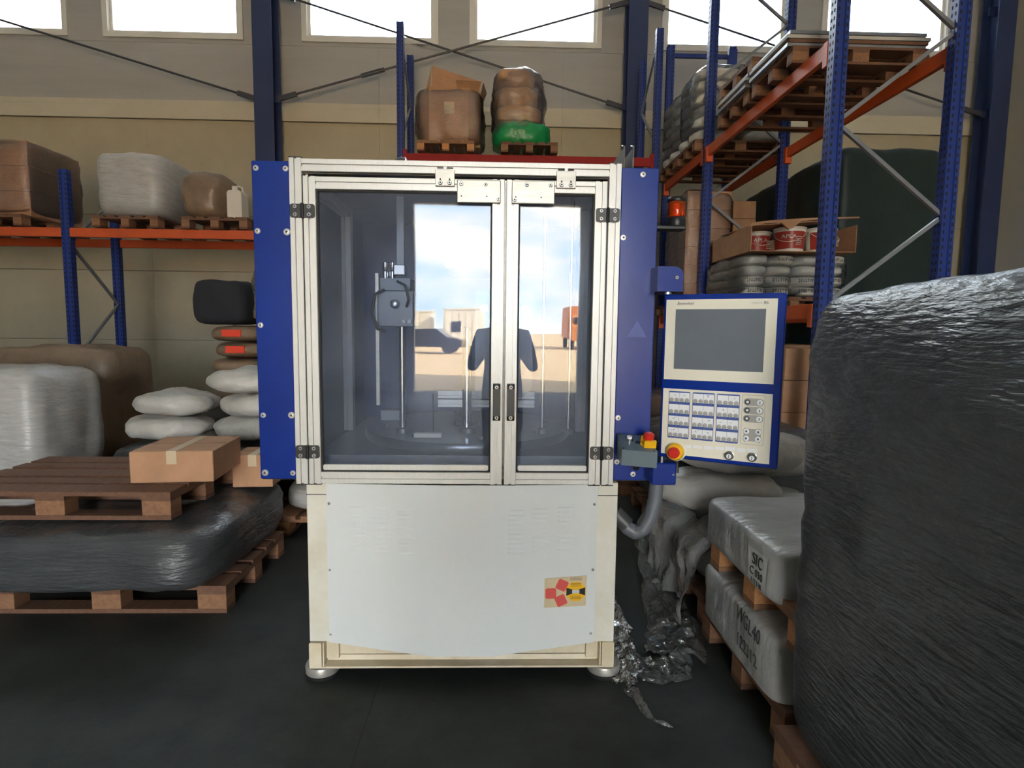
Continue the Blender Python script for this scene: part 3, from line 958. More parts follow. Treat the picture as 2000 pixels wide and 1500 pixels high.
# duct hose at the machine's side
ho = MB()
pts = [(0.72, 2.52, 0.86), (0.722, 2.52, 0.78), (0.718, 2.52, 0.70), (0.70, 2.52, 0.62), (0.67, 2.52, 0.565), (0.635, 2.53, 0.545), (0.60, 2.54, 0.565), (0.575, 2.55, 0.60), (0.56, 2.555, 0.615)]
fine = []
for i in range(len(pts) - 1):
    for k in range(5):
        fine.append(Vector(pts[i]).lerp(Vector(pts[i + 1]), k / 5))
fine.append(Vector(pts[-1]))
ho.tube(fine, [0.031 + 0.0012 * (i % 2) for i in range(len(fine))], 16)
hose = ho.build('duct_hose', 'hose', mach, True)
MB().lathe([(0.034, 0.79), (0.036, 0.80), (0.036, 0.862), (0.030, 0.87)], (0.72, 2.52, 0), 18).build('hose_collar', 'box_grey', hose, True)
MB().tube([(0.60, 2.54, 0.575), (0.545, 2.557, 0.63)], 0.037, 14).build('hose_coupling', 'key_dark', hose, True)
MB().tube([(0.535, 2.56, 0.60), (0.54, 2.56, 0.67)], 0.012, 8).build('coupling_latch', 'black', hose, True)
MB().box(0.52, 0.70, 2.45, 2.62, 0.83, 0.856).build('hose_bracket', 'black', mach)

# swivel arms carrying the operator panel
MB().prism([(0.60, 1.603), (0.697, 1.603), (0.697, 1.668), (0.690, 1.684), (0.676, 1.693), (0.66, 1.696), (0.60, 1.696)], 'y', 2.175, 2.42).build('upper_arm', 'blue', mach)
ua = MB().box(0.602, 0.696, 2.165, 2.42, 0.864, 0.950, 0.004).build('lower_arm', 'blue', mach)
screw(ua, 0.684, 2.164, 0.905, sc=0.5)
screw(mach, 0.672, 2.174, 1.655, sc=0.8)
MB().tube([(0.71, 2.30, 0.93), (0.735, 2.28, 0.93), (0.735, 2.28, 0.885)], 0.008, 8).build('clamp_lever', 'black', mach, True)
MB().lathe([(0.014, 1.594), (0.014, 1.606)], (0.648, 2.2, 0), 12).build('swivel_pin', 'chrome', mach)
MB().lathe([(0.014, 0.948), (0.014, 0.972)], (0.648, 2.2, 0), 12).build('swivel_pin', 'chrome', mach)

# operator panel: local u along its face, v up, w out of the face towards the aisle
PA = Vector((0.6355, 2.2, 0.968))
PE = Vector((0.369, -0.2, 0)).normalized()
PN = Vector((PE.y, -PE.x, 0))          # points to the viewer's side
if PN.y > 0:
    PN = -PN


def pxf(v):
    return PA + PE * v.x + PN * (-v.y) + Vector((0, 0, v.z))


def pbox(u0, u1, v0, v1, w0, w1, ch=0.0):
    return MB(pxf).box(u0, u1, -w1, -w0, v0, v1, ch)


op = pbox(0, 0.42, 0, 0.625, -0.085, 0.0, 0.004).build('operator_panel', 'blue', mach)
op['label'] = 'blue swivel operator panel with grey screen and button fields'
bz = pbox(0.009, 0.393, 0.304, 0.605, 0, 0.003).build('screen_bezel', 'bezel', op)
kb = pbox(0.009, 0.393, 0.016, 0.269, 0, 0.003).build('key_field', 'bezel', op)
pbox(0.036, 0.364, 0.337, 0.578, 0.003, 0.0045).build('bezel_step', 'bezel', op)
pbox(0.045, 0.357, 0.345, 0.569, 0.0045, 0.0052).build('screen', 'screen', op)
ez = Vector((0, 0, 1))
lettering('Battenfeld', 0.0145, 'ink', op, pxf(Vector((0.078, -0.0035, 0.590))), PE, ez, 0.35, 1.0)
lettering('UNILOG', 0.0095, 'key_grey', op, pxf(Vector((0.326, -0.0035, 0.590))), PE, ez)
lettering('B6', 0.015, 'ink', op, pxf(Vector((0.356, -0.0035, 0.5905))), PE, ez)
_btn = MB().lathe([(0.0085, 0), (0.0085, -0.0016), (0.006, -0.0024), (0.001, -0.0024)], (0, 0, 0), 12, 'y').mesh('button', True)
_btn.materials.append(M['key_grey'])
_lab = MB().box(-0.0185, 0.0185, -0.0008, 0, -0.017, 0.017).mesh('key_label')
_lab.materials.append(M['key_white'])
PROT = math.atan2(PE.y, PE.x)


def pput(name, me, u, v, w_, sc=1.0):
    o = bpy.data.objects.new(name, me)
    COL.objects.link(o)
    o.parent = op
    o.location = pxf(Vector((u, -w_, v)))
    o.rotation_euler = (0, 0, PROT)
    o.scale = (sc, sc, sc)
    return o


rnd = random.Random(4)
for b0 in (0.031, 0.119, 0.206):
    MB(pxf).prism([(p[0], p[1]) for p in rounded_rect(b0, b0 + 0.079, 0.080, 0.260, 0.004)], 'y', -0.0042, -0.003).build('key_block', 'key_blue', op)
    for r_ in range(4):
        vz = 0.238 - r_ * 0.0448
        for c_ in range(2):
            uc = b0 + 0.0205 + c_ * 0.038
            pput('key_label', _lab, uc, vz, 0.0042)
            for d in (-0.0095, 0.0095):
                pput('button', _btn, uc + d, vz - 0.0105, 0.005)
            if rnd.random() < 0.62:
                g = MB(pxf)
                for q in range(rnd.randint(1, 3)):
                    du = rnd.uniform(-0.011, 0.006)
                    g.box(uc + du, uc + du + rnd.uniform(0.003, 0.008), -0.0056, -0.005, vz + 0.006 + q * 0.003, vz + 0.0075 + q * 0.003)
                g.build('key_symbol', 'key_blue', op)['kind'] = 'stuff'
rr = rounded_rect(0.293, 0.370, 0.081, 0.262, 0.004)
ri = rounded_rect(0.2945, 0.3685, 0.0825, 0.2605, 0.0035)
MB(pxf).prism(rr, 'y', -0.0036, -0.003).build('key_border', 'key_grey', op)
MB(pxf).prism(ri, 'y', -0.0040, -0.003).build('key_ground', 'bezel', op)
_rb = MB().lathe([(0.010, 0), (0.010, -0.0015), (0.0085, -0.002), (0.001, -0.002)], (0, 0, 0), 14, 'y').mesh('round_button', True)
_rb.materials.append(M['key_white'])
_rd = _rb.copy()
_rd.materials.clear()
_rd.materials.append(M['key_dark'])
for v in (0.236, 0.206, 0.176):
    MB(pxf).prism(rounded_rect(0.298, 0.366, v - 0.0135, v + 0.0135, 0.013), 'y', -0.0048, -0.004).build('key_mount', 'key_grey', op)
    pput('round_button', _rd, 0.3115, v, 0.0048)
    MB(pxf).lathe([(0.0045, 0), (0.0045, -0.0006)], (0.3115, -0.0068, v), 10, 'y').build('button_mark', 'key_white', op)
    pput('round_button', _rb, 0.3525, v, 0.0048)
    pbox(0.3510, 0.3540, v - 0.005, v + 0.005, 0.0068, 0.0073).build('button_mark', 'key_dark', op)
MB(pxf).prism([(0.300, 0.132), (0.306, 0.142), (0.32, 0.139), (0.343, 0.139), (0.357, 0.142), (0.364, 0.132), (0.360, 0.117), (0.364, 0.102), (0.357, 0.090), (0.343, 0.094), (0.32, 0.094), (0.306, 0.090), (0.300, 0.102), (0.304, 0.117)],
              'y', -0.0048, -0.004).build('key_mount', 'key_grey', op)
for u in (0.312, 0.352):
    for v in (0.129, 0.103):
        pput('round_button', _rb, u, v, 0.0048)
        pbox(u - 0.003, u + 0.003, v - 0.003, v + 0.004, 0.0068, 0.0073).build('button_mark', 'key_dark', op)
for u0, u1, v0, v1 in ((0.10, 0.121, 0.047, 0.058), (0.129, 0.16, 0.048, 0.059), (0.168, 0.2, 0.049, 0.060), (0.208, 0.238, 0.051, 0.062), (0.243, 0.276, 0.053, 0.066), (0.283, 0.312, 0.051, 0.064), (0.319, 0.353, 0.053, 0.066)):
    pbox(u0, u1, v0, v1, 0.003, 0.0036).build('key_label', 'key_white', op)
for u, v in ((0.258, 0.034), (0.336, 0.036)):
    MB(pxf).lathe([(0.0155, 0), (0.0155, -0.004), (0.0135, -0.010), (0.0135, -0.018), (0.011, -0.020), (0.001, -0.020)], (u, -0.003, v), 18, 'y').build('key_switch', 'key_dark', op, True)
    MB(pxf).lathe([(0.0165, 0), (0.0165, -0.004), (0.014, -0.005)], (u, -0.003, v), 18, 'y').build('switch_ring', 'chrome', op, True)
    MB(pxf).lathe([(0.009, 0), (0.009, -0.0012), (0.001, -0.0012)], (u, -0.0229, v), 14, 'y').build('switch_face', 'key_white', op, True)
    pbox(u - 0.0012, u + 0.0012, v - 0.006, v + 0.006, 0.0240, 0.0248).build('key_slot', 'ink_black', op)
MB(pxf).lathe([(0.037, 0), (0.037, -0.006), (0.034, -0.009), (0.030, -0.009)], (0.066, -0.003, 0.029), 28, 'y').build('emergency_stop_ring', 'bezel', op, True)
MB(pxf).lathe([(0.034, 0), (0.034, -0.014), (0.028, -0.026), (0.022, -0.026)], (0.064, -0.004, 0.029), 28, 'y').build('emergency_stop_collar', 'yellow', op, True)
MB(pxf).lathe([(0.014, 0), (0.014, -0.016), (0.021, -0.018), (0.021, -0.032), (0.017, -0.038), (0.001, -0.039)], (0.064, -0.012, 0.029), 24, 'y').build('emergency_stop_button', 'red', op, True)

# grey push-button box below the lighter blue triangle
tilt = math.radians(-4)
BC = Vector((0.545, 2.20, 0.0))


def bxf(v):
    d = v - BC
    return BC + Vector((d.x * math.cos(tilt) - d.y * math.sin(tilt), d.x * math.sin(tilt) + d.y * math.cos(tilt), d.z - d.x * 0.07))


gb = MB(bxf).prism([(2.128, 0.945), (2.262, 0.952), (2.268, 1.042), (2.122, 1.006)], 'x', 0.480, 0.612).build('button_box', 'box_grey', mach)
gb['label'] = 'grey push button box with yellow and red emergency stop'
tn = Vector((0, -0.036, 0.146)).normalized()


def on_top(x, t):
    return bxf(Vector((x, 2.122 + 0.146 * t, 1.006 + 0.036 * t)))


p = on_top(0.520, 0.6)
MB().tube([p, p + tn * 0.012], 0.016, 16).build('button_ring', 'chrome', gb, True)
MB().tube([p + tn * 0.012, p + tn * 0.018], 0.010, 14).build('push_button', 'key_white', gb, True)
p = on_top(0.551, 0.5)
MB().tube([p, p + tn * 0.004], 0.011, 14).build('blank_plug', 'black', gb, True)
p = on_top(0.588, 0.42)
MB().tube([p, p + tn * 0.006, p + tn * 0.010], [0.030, 0.030, 0.022], 22).build('emergency_stop_base', 'yellow', gb, True)
side = Vector((1, 0, 0))
fwd = side.cross(tn)
for s in (-1, 1):
    c = p + fwd * s * 0.024
    MB().bar(c, c + tn * 0.028, 0.046, 0.012).build('guard', 'yellow', gb)
MB().tube([p + tn * 0.01, p + tn * 0.026, p + tn * 0.028, p + tn * 0.044, p + tn * 0.050], [0.012, 0.012, 0.0205, 0.0205, 0.013], 20).build('emergency_stop_button', 'red', gb, True)
MB().tube([(0.548, 2.20, 0.94), (0.548, 2.20, 0.925), (0.548, 2.20, 0.915)], [0.008, 0.014, 0.010], 12).build('cable_gland', 'black', gb, True)
for x in (0.487, 0.603):
    for tt in (0.08, 0.92):
        q = on_top(x, tt)
        MB().tube([q, q + tn * 0.0015], 0.004, 8).build('lid_screw', 'ink_black', gb)

# amber beacon on its bracket
BX, BYY = 0.760, 2.50
be = MB().lathe([(0.038, 1.897), (0.040, 1.902), (0.040, 1.928), (0.036, 1.936), (0.001, 1.936)], (BX, BYY, 0), 24).build('warning_beacon', 'black', mach, True)
be['label'] = 'amber warning beacon on a black bracket'
MB().lathe([(0.037, 1.936), (0.039, 1.940), (0.039, 1.996), (0.036, 2.0)], (BX, BYY, 0), 28).build('lens', 'orange_lens', be, True)
MB().lathe([(0.014, 1.937), (0.016, 1.95), (0.012, 1.99), (0.009, 1.995)], (BX, BYY, 0), 16).build('reflector', 'lamp_core', be, True)
MB().lathe([(0.038, 1.999), (0.0405, 2.003), (0.040, 2.012), (0.034, 2.019), (0.001, 2.021)], (BX, BYY, 0), 24).build('cap', 'black', be, True)
MB().box(0.62, 0.795, BYY - 0.03, BYY + 0.03, 1.882, 1.898, 0.003).build('bracket', 'black', be)


# ------------------------------------------------------------------ pallets
def boards(mw, mb, name='pallet'):
    t = thing(name, (0, 0, -50), 'wooden pallet', 'pallet')
    L, W = 1.2, 0.8          # local x: 1.2, local y: 0.8
    bx_ = [(-W / 2, 0.145), (-W / 2 + 0.18, 0.1), (-0.0725, 0.145), (W / 2 - 0.28, 0.1), (W / 2 - 0.145, 0.145)]
    for y0, bw in bx_:
        MB().box(-L / 2, L / 2, y0, y0 + bw, 0.122, 0.144).build('deck_board', mw, t)
    for x in (-L / 2, -0.0725, L / 2 - 0.145):
        MB().box(x, x + 0.145, -W / 2, W / 2, 0.100, 0.122).build('stringer_board', mw, t)
        for y in (-W / 2, -0.05, W / 2 - 0.1):
            MB().box(x, x + 0.145, y, y + 0.1, 0.022, 0.100, 0.002).build('block', mb, t)
    for y in (-W / 2, -0.05, W / 2 - 0.1):
        MB().box(-L / 2, L / 2, y, y + 0.1, 0.0, 0.022).build('runner_board', mw, t)
    return t


PAL = boards('wood', 'wood_end')
PALD = boards('wood_dark', 'wood')
_used = set()


def pallet(loc, rz, label, dark=True, group=None):
    src = PALD if dark else PAL
    if id(src) in _used:
        o = copy_tree(src, loc, rz, label, group)
    else:
        _used.add(id(src))
        o = src
        o.location = loc
        o.rotation_euler = (0, 0, rz)
        o['label'] = label
        if group:
            o['group'] = group
    return o


H90 = math.pi / 2


def load(name, mb, m, loc, rz, label, cat, group=None):
    o = mb.build(name, m, None, True)
    o.location = loc
    o.rotation_euler = (0, 0, rz)
    return tag(o, label, cat, group)


def film_over(o, mb, m='film'):
    """A stretch film skin as a part of a load."""
    f = mb.build('stretch_film', m, o, True)
    f.location = (0, 0, 0)
    return f


# ------------------------------------------------------------------ racks
def rack_upright(par, x, y, h, m='rack_blue', w_=0.1, d=0.09):
    """A slotted post open at the back, with dark boxes for rows of slots."""
    b = MB()
    t = 0.012
    b.prism([(x - w_ / 2, y - d / 2), (x - 0.022, y - d / 2), (x - 0.017, y - d / 2 + 0.012), (x + 0.017, y - d / 2 + 0.012), (x + 0.022, y - d / 2), (x + w_ / 2, y - d / 2),
             (x + w_ / 2, y + d / 2), (x + w_ / 2 - t, y + d / 2), (x + w_ / 2 - t, y - d / 2 + t + 0.012), (x - w_ / 2 + t, y - d / 2 + t + 0.012), (x - w_ / 2 + t, y + d / 2), (x - w_ / 2, y + d / 2)],
            'z', 0, h)
    o = b.build('upright', m, par)
    s = MB()
    z = 0.1
    while z < h - 0.05:
        for sx in (-0.034, 0.034):
            s.box(x + sx - 0.007, x + sx + 0.007, y - d / 2 - 0.001, y - d / 2 + 0.003, z, z + 0.028)
        for sy_ in (-0.018, 0.02):
            for sgn in (-1, 1):
                xx = x + sgn * w_ / 2
                s.box(xx - 0.002, xx + 0.002, y + sy_ - 0.006, y + sy_ + 0.006, z, z + 0.025)
        z += 0.06
    so = s.build('slot_shade_rows', 'dark_slot', o)  # dark boxes on the faces, painting the shade inside the perforations
    so.location = (0, 0, 0)
    so['kind'] = 'stuff'
    MB().box(x - 0.07, x + 0.07, y - 0.06, y + 0.06, 0, 0.008).build('foot_plate', m, par)
    return o


def lacing(par, p0, p1):
    MB().bar(p0, p1, 0.03, 0.03).build('frame_brace', 'galv', par)


# rack under the windows with the red beam
rk = thing('pallet_rack', (0.45, 9.0, 0), 'blue pallet rack with a red beam standing against the windowed wall', 'rack', world_parts=True)
for x in (-1.39, 2.28):
    rack_upright(rk, x, 8.6, 5.72)
    rack_upright(rk, x, 9.55, 5.70)
    z = 0.4
    k = 0
    while z < 5.2:
        lacing(rk, (x, 8.62 if k % 2 else 9.53, z), (x, 9.53 if k % 2 else 8.62, z + 0.75))
        z += 0.75
        k += 1
for y in (8.58, 9.57):
    MB().box(-1.34, 2.23, y - 0.025, y + 0.025, 3.815, 3.94, 0.004).build('red_beam', 'rack_red', rk)
    for x in (-1.33, 2.215):
        MB().box(x - 0.02, x + 0.025, y - 0.045, y + 0.03, 3.76, 3.99).build('beam_connector', 'rack_red', rk)

pallet((-0.74, 9.02, 3.941), H90, 'pallet on the red beam under the octagonal cardboard bin', False)
pallet((0.44, 9.02, 3.941), H90, 'pallet on the red beam under the green bottomed wrapped sacks')


# octagonal cardboard bin with open flaps
ob = thing('cardboard_bin', (-0.71, 9.0, 4.086), 'tall octagonal cardboard bin in stretch film with raised lid flaps', 'cardboard box')


def octo(a, b, c):
    return [(-a, -b + c), (-a + c, -b), (a - c, -b), (a, -b + c), (a, b - c), (a - c, b), (-a + c, b), (-a, b - c)]


oo, oi = octo(0.44, 0.40, 0.16), octo(0.43, 0.39, 0.155)
bb = MB()
for i in range(8):
    j = (i + 1) % 8
    n0 = len(bb.v)
    bb.v += [(*oo[i], 0), (*oo[j], 0), (*oo[j], 0.78), (*oo[i], 0.78), (*oi[i], 0), (*oi[j], 0), (*oi[j], 0.78), (*oi[i], 0.78)]
    bb.f += [(n0, n0 + 1, n0 + 2, n0 + 3), (n0 + 5, n0 + 4, n0 + 7, n0 + 6), (n0 + 3, n0 + 2, n0 + 6, n0 + 7)]
bb.add([(*p, 0.01) for p in oo], [tuple(range(8))])
bb.build('carton_wall', 'carton', ob)
for (p0, p1, q0, q1) in (((-0.28, -0.10, 0.70), (0.40, -0.06, 0.70), (0.44, -0.02, 1.02), (-0.27, -0.08, 1.20)), ((-0.42, -0.02, 0.70), (-0.30, -0.12, 0.70), (-0.28, -0.09, 1.18), (-0.33, 0.1, 1.10)),
                         ((0.43, -0.2, 0.74), (0.43, 0.25, 0.74), (0.52, 0.30, 0.98), (0.48, -0.25, 0.92)), ((0.12, -0.38, 0.77), (0.42, -0.26, 0.77), (0.46, -0.34, 0.90), (0.10, -0.47, 0.86))):
    a, b, c, d = [Vector(v) for v in (p0, p1, q0, q1)]
    nn = (b - a).cross(d - a).normalized() * 0.008
    MB().add([v[:] for v in (a, b, c, d)] + [(v + nn)[:] for v in (a, b, c, d)], [(0, 1, 2, 3), (7, 6, 5, 4), (0, 1, 5, 4), (1, 2, 6, 5), (2, 3, 7, 6), (3, 0, 4, 7)]).build('flap', 'carton', ob)
f = puff(1.0, 0.92, 0.86, 4.5, 20, 0.03, 5, 3, flat=True).build('stretch_film', 'film', ob, True)
f.location = (0.0, 0, -0.04)
sq = MB().box(-0.06, 0.08, -0.462, -0.458, 0.40, 0.56).build('printed_mark', 'tape', ob)

# wrapped sacks with a green lower sheet
gs = thing('wrapped_sack_load', (0.31, 9.02, 4.086), 'rounded load of brown sacks in clear film over a green sheet', 'sack load')
zz = 0.34
for k in range(3):
    o = puff(0.68 - 0.04 * k, 0.68, 0.31, 2.8, 10, 0.03, 6, 20 + k).build('sack', 'sack_tan', gs, True)
    o.location = (-0.02 - 0.03 * k, 0, zz + k * 0.255)
o = puff(0.86, 0.76, 0.42, 3.2, 12, 0.03, 6, 30).build('green_sheet', 'green_film', gs, True)
o.location = (0.03, 0, 0.0)
o = puff(0.80, 0.76, 1.16, 3.4, 18, 0.035, 5, 33).build('stretch_film', 'film', gs, True)
o.location = (-0.02, 0, 0.02)

# rack along the aisle with orange beams
ra = thing('pallet_rack', (3.1, 7.3, 0), 'tall blue pallet rack with orange beams and galvanised bracing beside the operator panel', 'rack', world_parts=True)
for y in (7.5, 9.35, 4.7):
    for x in (2.66, 3.62):
        rack_upright(ra, x, y, 8.0 if y < 9 else 5.85, w_=0.11)
    z = 0.26
    k = 0
    while z < (7.0 if y < 9 else 5.0):
        a, b = (3.60, 2.68) if k % 2 else (2.68, 3.60)
        lacing(ra, (a, y, z), (b, y, z + 0.715))
        z += 0.715
        k += 1
for zb0 in (1.57, 3.64):
    for x in (2.64, 3.64):
        for y0, y1 in ((4.76, 7.44), (7.56, 9.29)):
            MB().box(x - 0.025, x + 0.025, y0, y1, zb0, zb0 + 0.125, 0.004).build('orange_beam', 'rack_orange', ra)
            for yy in (y0 + 0.02, y1 - 0.02):
                MB().box(x - 0.04, x + 0.04, yy - 0.03, yy + 0.03, zb0 - 0.07, zb0 + 0.12).build('beam_connector', 'rack_orange', ra)
MB().box(2.7, 3.6, 9.33, 9.37, 5.68, 5.74).build('top_tie', 'rack_blue', ra)
MB().box(3.55, 3.68, 9.28, 9.34, 5.40, 5.80).build('end_plate', 'rack_blue', ra)

# upper level: empty pallets and sheets near, wrapped bags far
ZU = 3.766
pallet((3.12, 5.55, ZU), 0, 'upper level pallet carrying dark flat sheets, over the open bay end')
pallet((3.12, 6.45, ZU), 0, 'upper level pallet carrying dark flat sheets, beside the blue post')
pallet((3.12, 6.42, ZU + 0.29), 0.03, 'loose pallet lying slightly skewed on the upper rack level')
pallet((3.12, 8.02, ZU), 0, 'upper level pallet under the pale wrapped bags next to the blue post')
pallet((3.12, 8.86, ZU), 0, 'upper level pallet under the pale wrapped bags next to the wall')
for i, (y, zz, lab) in enumerate(((5.55, ZU + 0.145, 'flat grey sheet bundle on the upper rack level over the open bay end'), (6.40, ZU + 0.145, 'flat grey sheet bundle on the upper rack level beside the skewed pallet'))):
    t = thing('sheet_bundle', (3.1, y, zz), lab, 'sheets')
    for k in range(4):
        MB().box(-0.62 + 0.02 * (k % 2), 0.60 + 0.02 * (k % 3), -0.38, 0.38, k * 0.035, k * 0.035 + 0.028).build('sheet', ('galv', 'wood_dark', 'wall_side', 'galv')[k], t)
rnd = random.Random(8)
_pb = puff(0.58, 0.38, 0.17, 3.2, 8, 0.02, 6, 41).mesh('bag', True)
_pb.materials.append(M['sack_paper'])
for y, nm in ((8.02, 'next to the blue post'), (8.86, 'next to the wall')):
    t = thing('wrapped_bag_load', (3.12, y, ZU + 0.145), 'pale paper bags under film on the upper rack level, %s' % nm, 'bag load')
    for k in range(6):
        for ix in (-0.29, 0.29):
            for iy in (-0.19, 0.19):
                o = bpy.data.objects.new('bag', _pb)
                COL.objects.link(o)
                o.parent = t
                o.location = (ix + rnd.uniform(-0.02, 0.02), iy + rnd.uniform(-0.02, 0.02), k * 0.15)
                o.rotation_euler = (0, 0, rnd.uniform(-0.05, 0.05) + (math.pi if rnd.random() < 0.5 else 0))
    f = puff(1.22, 0.79, 1.0, 5, 14, 0.02, 5, 45).build('stretch_film', 'film', t, True)

# middle level
ZM = 1.696
pallet((3.22, 6.83, ZM), H90, 'pallet on the middle rack level under the printed paper bags')
_bag = puff(0.272, 0.575, 0.112, 3.6, 8, 0.006, 9, 51).mesh('paper_bag', True)
_bag.materials.append(M['sack_paper'])
rnd = random.Random(5)
BAGX = [2.80, 3.085, 3.37, 3.655]
for k in range(4):
    for i, x in enumerate(BAGX):
        for j, y in enumerate((6.54, 7.13)):
            if j and i:
                continue
            o = bpy.data.objects.new('paper_bag', _bag)
            COL.objects.link(o)
            jx = rnd.uniform(-0.012, 0.012)
            o.location = (x + jx + (0.03 if k == 3 else 0), y, ZM + 0.147 + k * 0.114)
            o.rotation_euler = (0, rnd.uniform(-0.03, 0.03), rnd.uniform(-0.03, 0.03))
            front = j == 0
            lay = ('bottom', 'second', 'third', 'top')[k]
            if front:
                spot = ('beside the blue post', 'second from the blue post', 'third from the blue post', 'fourth from the blue post')[i]
                tag(o, 'pale paper bag %s in the %s layer below the buckets' % (spot, lay), 'bag', 'paper bags below the buckets')
            else:
                tag(o, 'pale paper bag lengthways behind the first one, %s layer below the buckets' % lay, 'bag', 'paper bags below the buckets')
            if front and k in (0, 1):
                lettering('Baumit', 0.078, 'ink_black', o, (0, -0.2905, 0.056), (-1, 0, 0), (0, 0, -1), 0, 0.95)
            elif front and k == 3 and i in (1, 3):
                lettering('EdelPutz', 0.05, 'ink_black', o, (0, -0.2905, 0.056), (1, 0, 0), (0, 0, 1))
t = puff(1.24, 1.20, 0.47, 7, 18, 0.02, 4, 55).build('stretch_film', 'film', None, True)
t.location = (3.23, 6.84, ZM + 0.146)
tag(t, 'clear stretch film around the printed paper bags', 'film')

# torn cardboard tray with paint buckets on the bags
ZB = ZM + 0.146 + 4 * 0.114 + 0.016
tr = thing('cardboard_tray', (3.26, 6.74, ZB), 'torn open cardboard tray holding red labelled buckets', 'cardboard tray')
MB().box(-0.57, 0.57, -0.55, 0.55, 0, 0.008).build('bottom', 'carton', tr)
MB().prism([(-0.55, 0.008), (0.55, 0.008), (0.55, 0.27), (0.1, 0.25), (-0.2, 0.275), (-0.55, 0.26)], 'x', -0.57, -0.562).build('side', 'carton', tr)
MB().box(-0.57, 0.57, 0.542, 0.55, 0.008, 0.29).build('side', 'carton', tr)
MB().box(0.562, 0.57, -0.55, 0.542, 0.008, 0.29).build('side', 'carton', tr)
MB().prism([(-0.60, 0.25), (-0.58, 0.29), (-0.40, 0.315), (-0.15, 0.335), (0.15, 0.355), (0.57, 0.37), (0.57, 0.355), (0.2, 0.338), (-0.05, 0.315), (-0.13, 0.25), (-0.18, 0.225), (-0.27, 0.295), (-0.42, 0.285), (-0.57, 0.255)], 'y', -0.58, -0.552).build('torn_flap', 'carton', tr)
MB().add([(-0.57, -0.55, 0.26), (0.3, -0.56, 0.33), (0.3, -0.35, 0.335), (-0.57, 0.3, 0.285), (-0.57, -0.55, 0.268), (0.3, -0.56, 0.338), (0.3, -0.35, 0.343), (-0.57, 0.3, 0.293)],
         [(3, 2, 1, 0), (4, 5, 6, 7), (0, 1, 5, 4), (1, 2, 6, 5), (2, 3, 7, 6), (3, 0, 4, 7)]).build('flap', 'carton', tr)


def bucket(loc, label, rz, word):
    t = thing('paint_bucket', loc, label, 'bucket', rz=rz)
    MB().lathe([(0.115, 0), (0.13, 0.24), (0.137, 0.243), (0.137, 0.262), (0.125, 0.266), (0.001, 0.266)], (0, 0, 0), 26).build('body', 'bucket', t, True)
    lb = MB()
    prof = [(0.1275, 0.15), (0.1185, 0.03)]
    n = 18
    for i in range(n + 1):
        a = math.radians(-90 - 80 + 160 * i / n)
        for z in (0.03, 0.215):
            r = 0.115 + 0.015 * z / 0.24 + 0.0015
            lb.v.append((r * math.cos(a), r * math.sin(a), z))
    for i in range(n):
        lb.f.append((2 * i, 2 * i + 2, 2 * i + 3, 2 * i + 1))
    lab = lb.build('printed_label', 'bucket_red', t, True)
    if word:
        me = text_mesh('APLA', 0.055)
        for v in me.vertices:
            a = v.co.x / 0.13 - H90
            z = 0.16 + v.co.y
            r = 0.1195 + 0.015 * z / 0.24 + v.co.z
            v.co = Vector((r * math.cos(a), r * math.sin(a), z))
        link('lettering', me, 'paper', t)
    hp = [(0.137 * math.cos(a), 0.137 * math.sin(a) - 0.03 * math.sin(-a), 0.235 - 0.14 * math.sin(-a)) for a in [-(i / 12) * math.pi for i in range(13)]]
    MB().tube(hp, 0.003, 6).build('bail_handle', 'bucket', t, True)
    for k in range(5):
        a0 = H90 * -1 + 0.45
        MB().box(0.055, 0.10, -0.107 - 0.001 * k, -0.100, 0.07 + k * 0.02, 0.076 + k * 0.02).build('printed_line', 'paper', t)
    return t


for loc, lab, rz, wd in (((2.965, 6.68, ZB + 0.009), 'red labelled white bucket half behind the torn cardboard flap', -0.1, True),
                         ((3.19, 6.36, ZB + 0.009), 'red labelled white bucket beside the torn cardboard flap', -0.5, True),
                         ((3.54, 6.38, ZB + 0.009), 'red labelled white bucket at the far side of the cardboard tray', 0.2, True)):
    bucket(loc, lab, rz, wd).scale = (1.22, 1.22, 0.98)


def carton_stack(loc, nx, nz, sx, sy, sz, label, m='carton', film=True, seed=1, ny=1):
    t = thing('carton_stack', loc, label, 'cartons')
    me = MB().box(-sx / 2, sx / 2, -sy / 2, sy / 2, 0, sz, 0.004).mesh('carton')
    me.materials.append(M[m])
    tp = MB().box(-0.025, 0.025, -sy / 2 - 0.001, sy / 2 + 0.001, sz * 0.5, sz + 0.001).mesh('tape')
    tp.materials.append(M['tape'])
    r = random.Random(seed)
    for k in range(nz):
        for i in range(nx):
            for j in range(ny):
                o = bpy.data.objects.new('carton', me)
                COL.objects.link(o)
                o.parent = t
                o.location = ((i - (nx - 1) / 2) * (sx + 0.004) + r.uniform(-0.006, 0.006), (j - (ny - 1) / 2) * (sy + 0.004) + r.uniform(-0.006, 0.006), k * (sz + 0.003))
    if film:
        puff(nx * sx + 0.10, ny * sy + 0.10, nz * (sz + 0.003) + 0.03, 8, 14, 0.02, 4, seed).build('stretch_film', 'film', t, True)
    return t


pallet((3.12, 7.98, ZM), 0, 'middle rack level pallet under the film wrapped brown cartons')
pallet((3.12, 8.83, ZM), 0, 'middle rack level pallet under the bare brown cartons')
carton_stack((2.74, 8.0, ZM + 0.145), 2, 6, 0.29, 0.38, 0.235, 'film wrapped stack of brown cartons behind the amber beacon', seed=3, ny=2)
carton_stack((3.38, 8.62, ZM + 0.145), 2, 6, 0.33, 0.40, 0.245, 'bare stack of brown cartons on the middle rack level', film=False, seed=4)
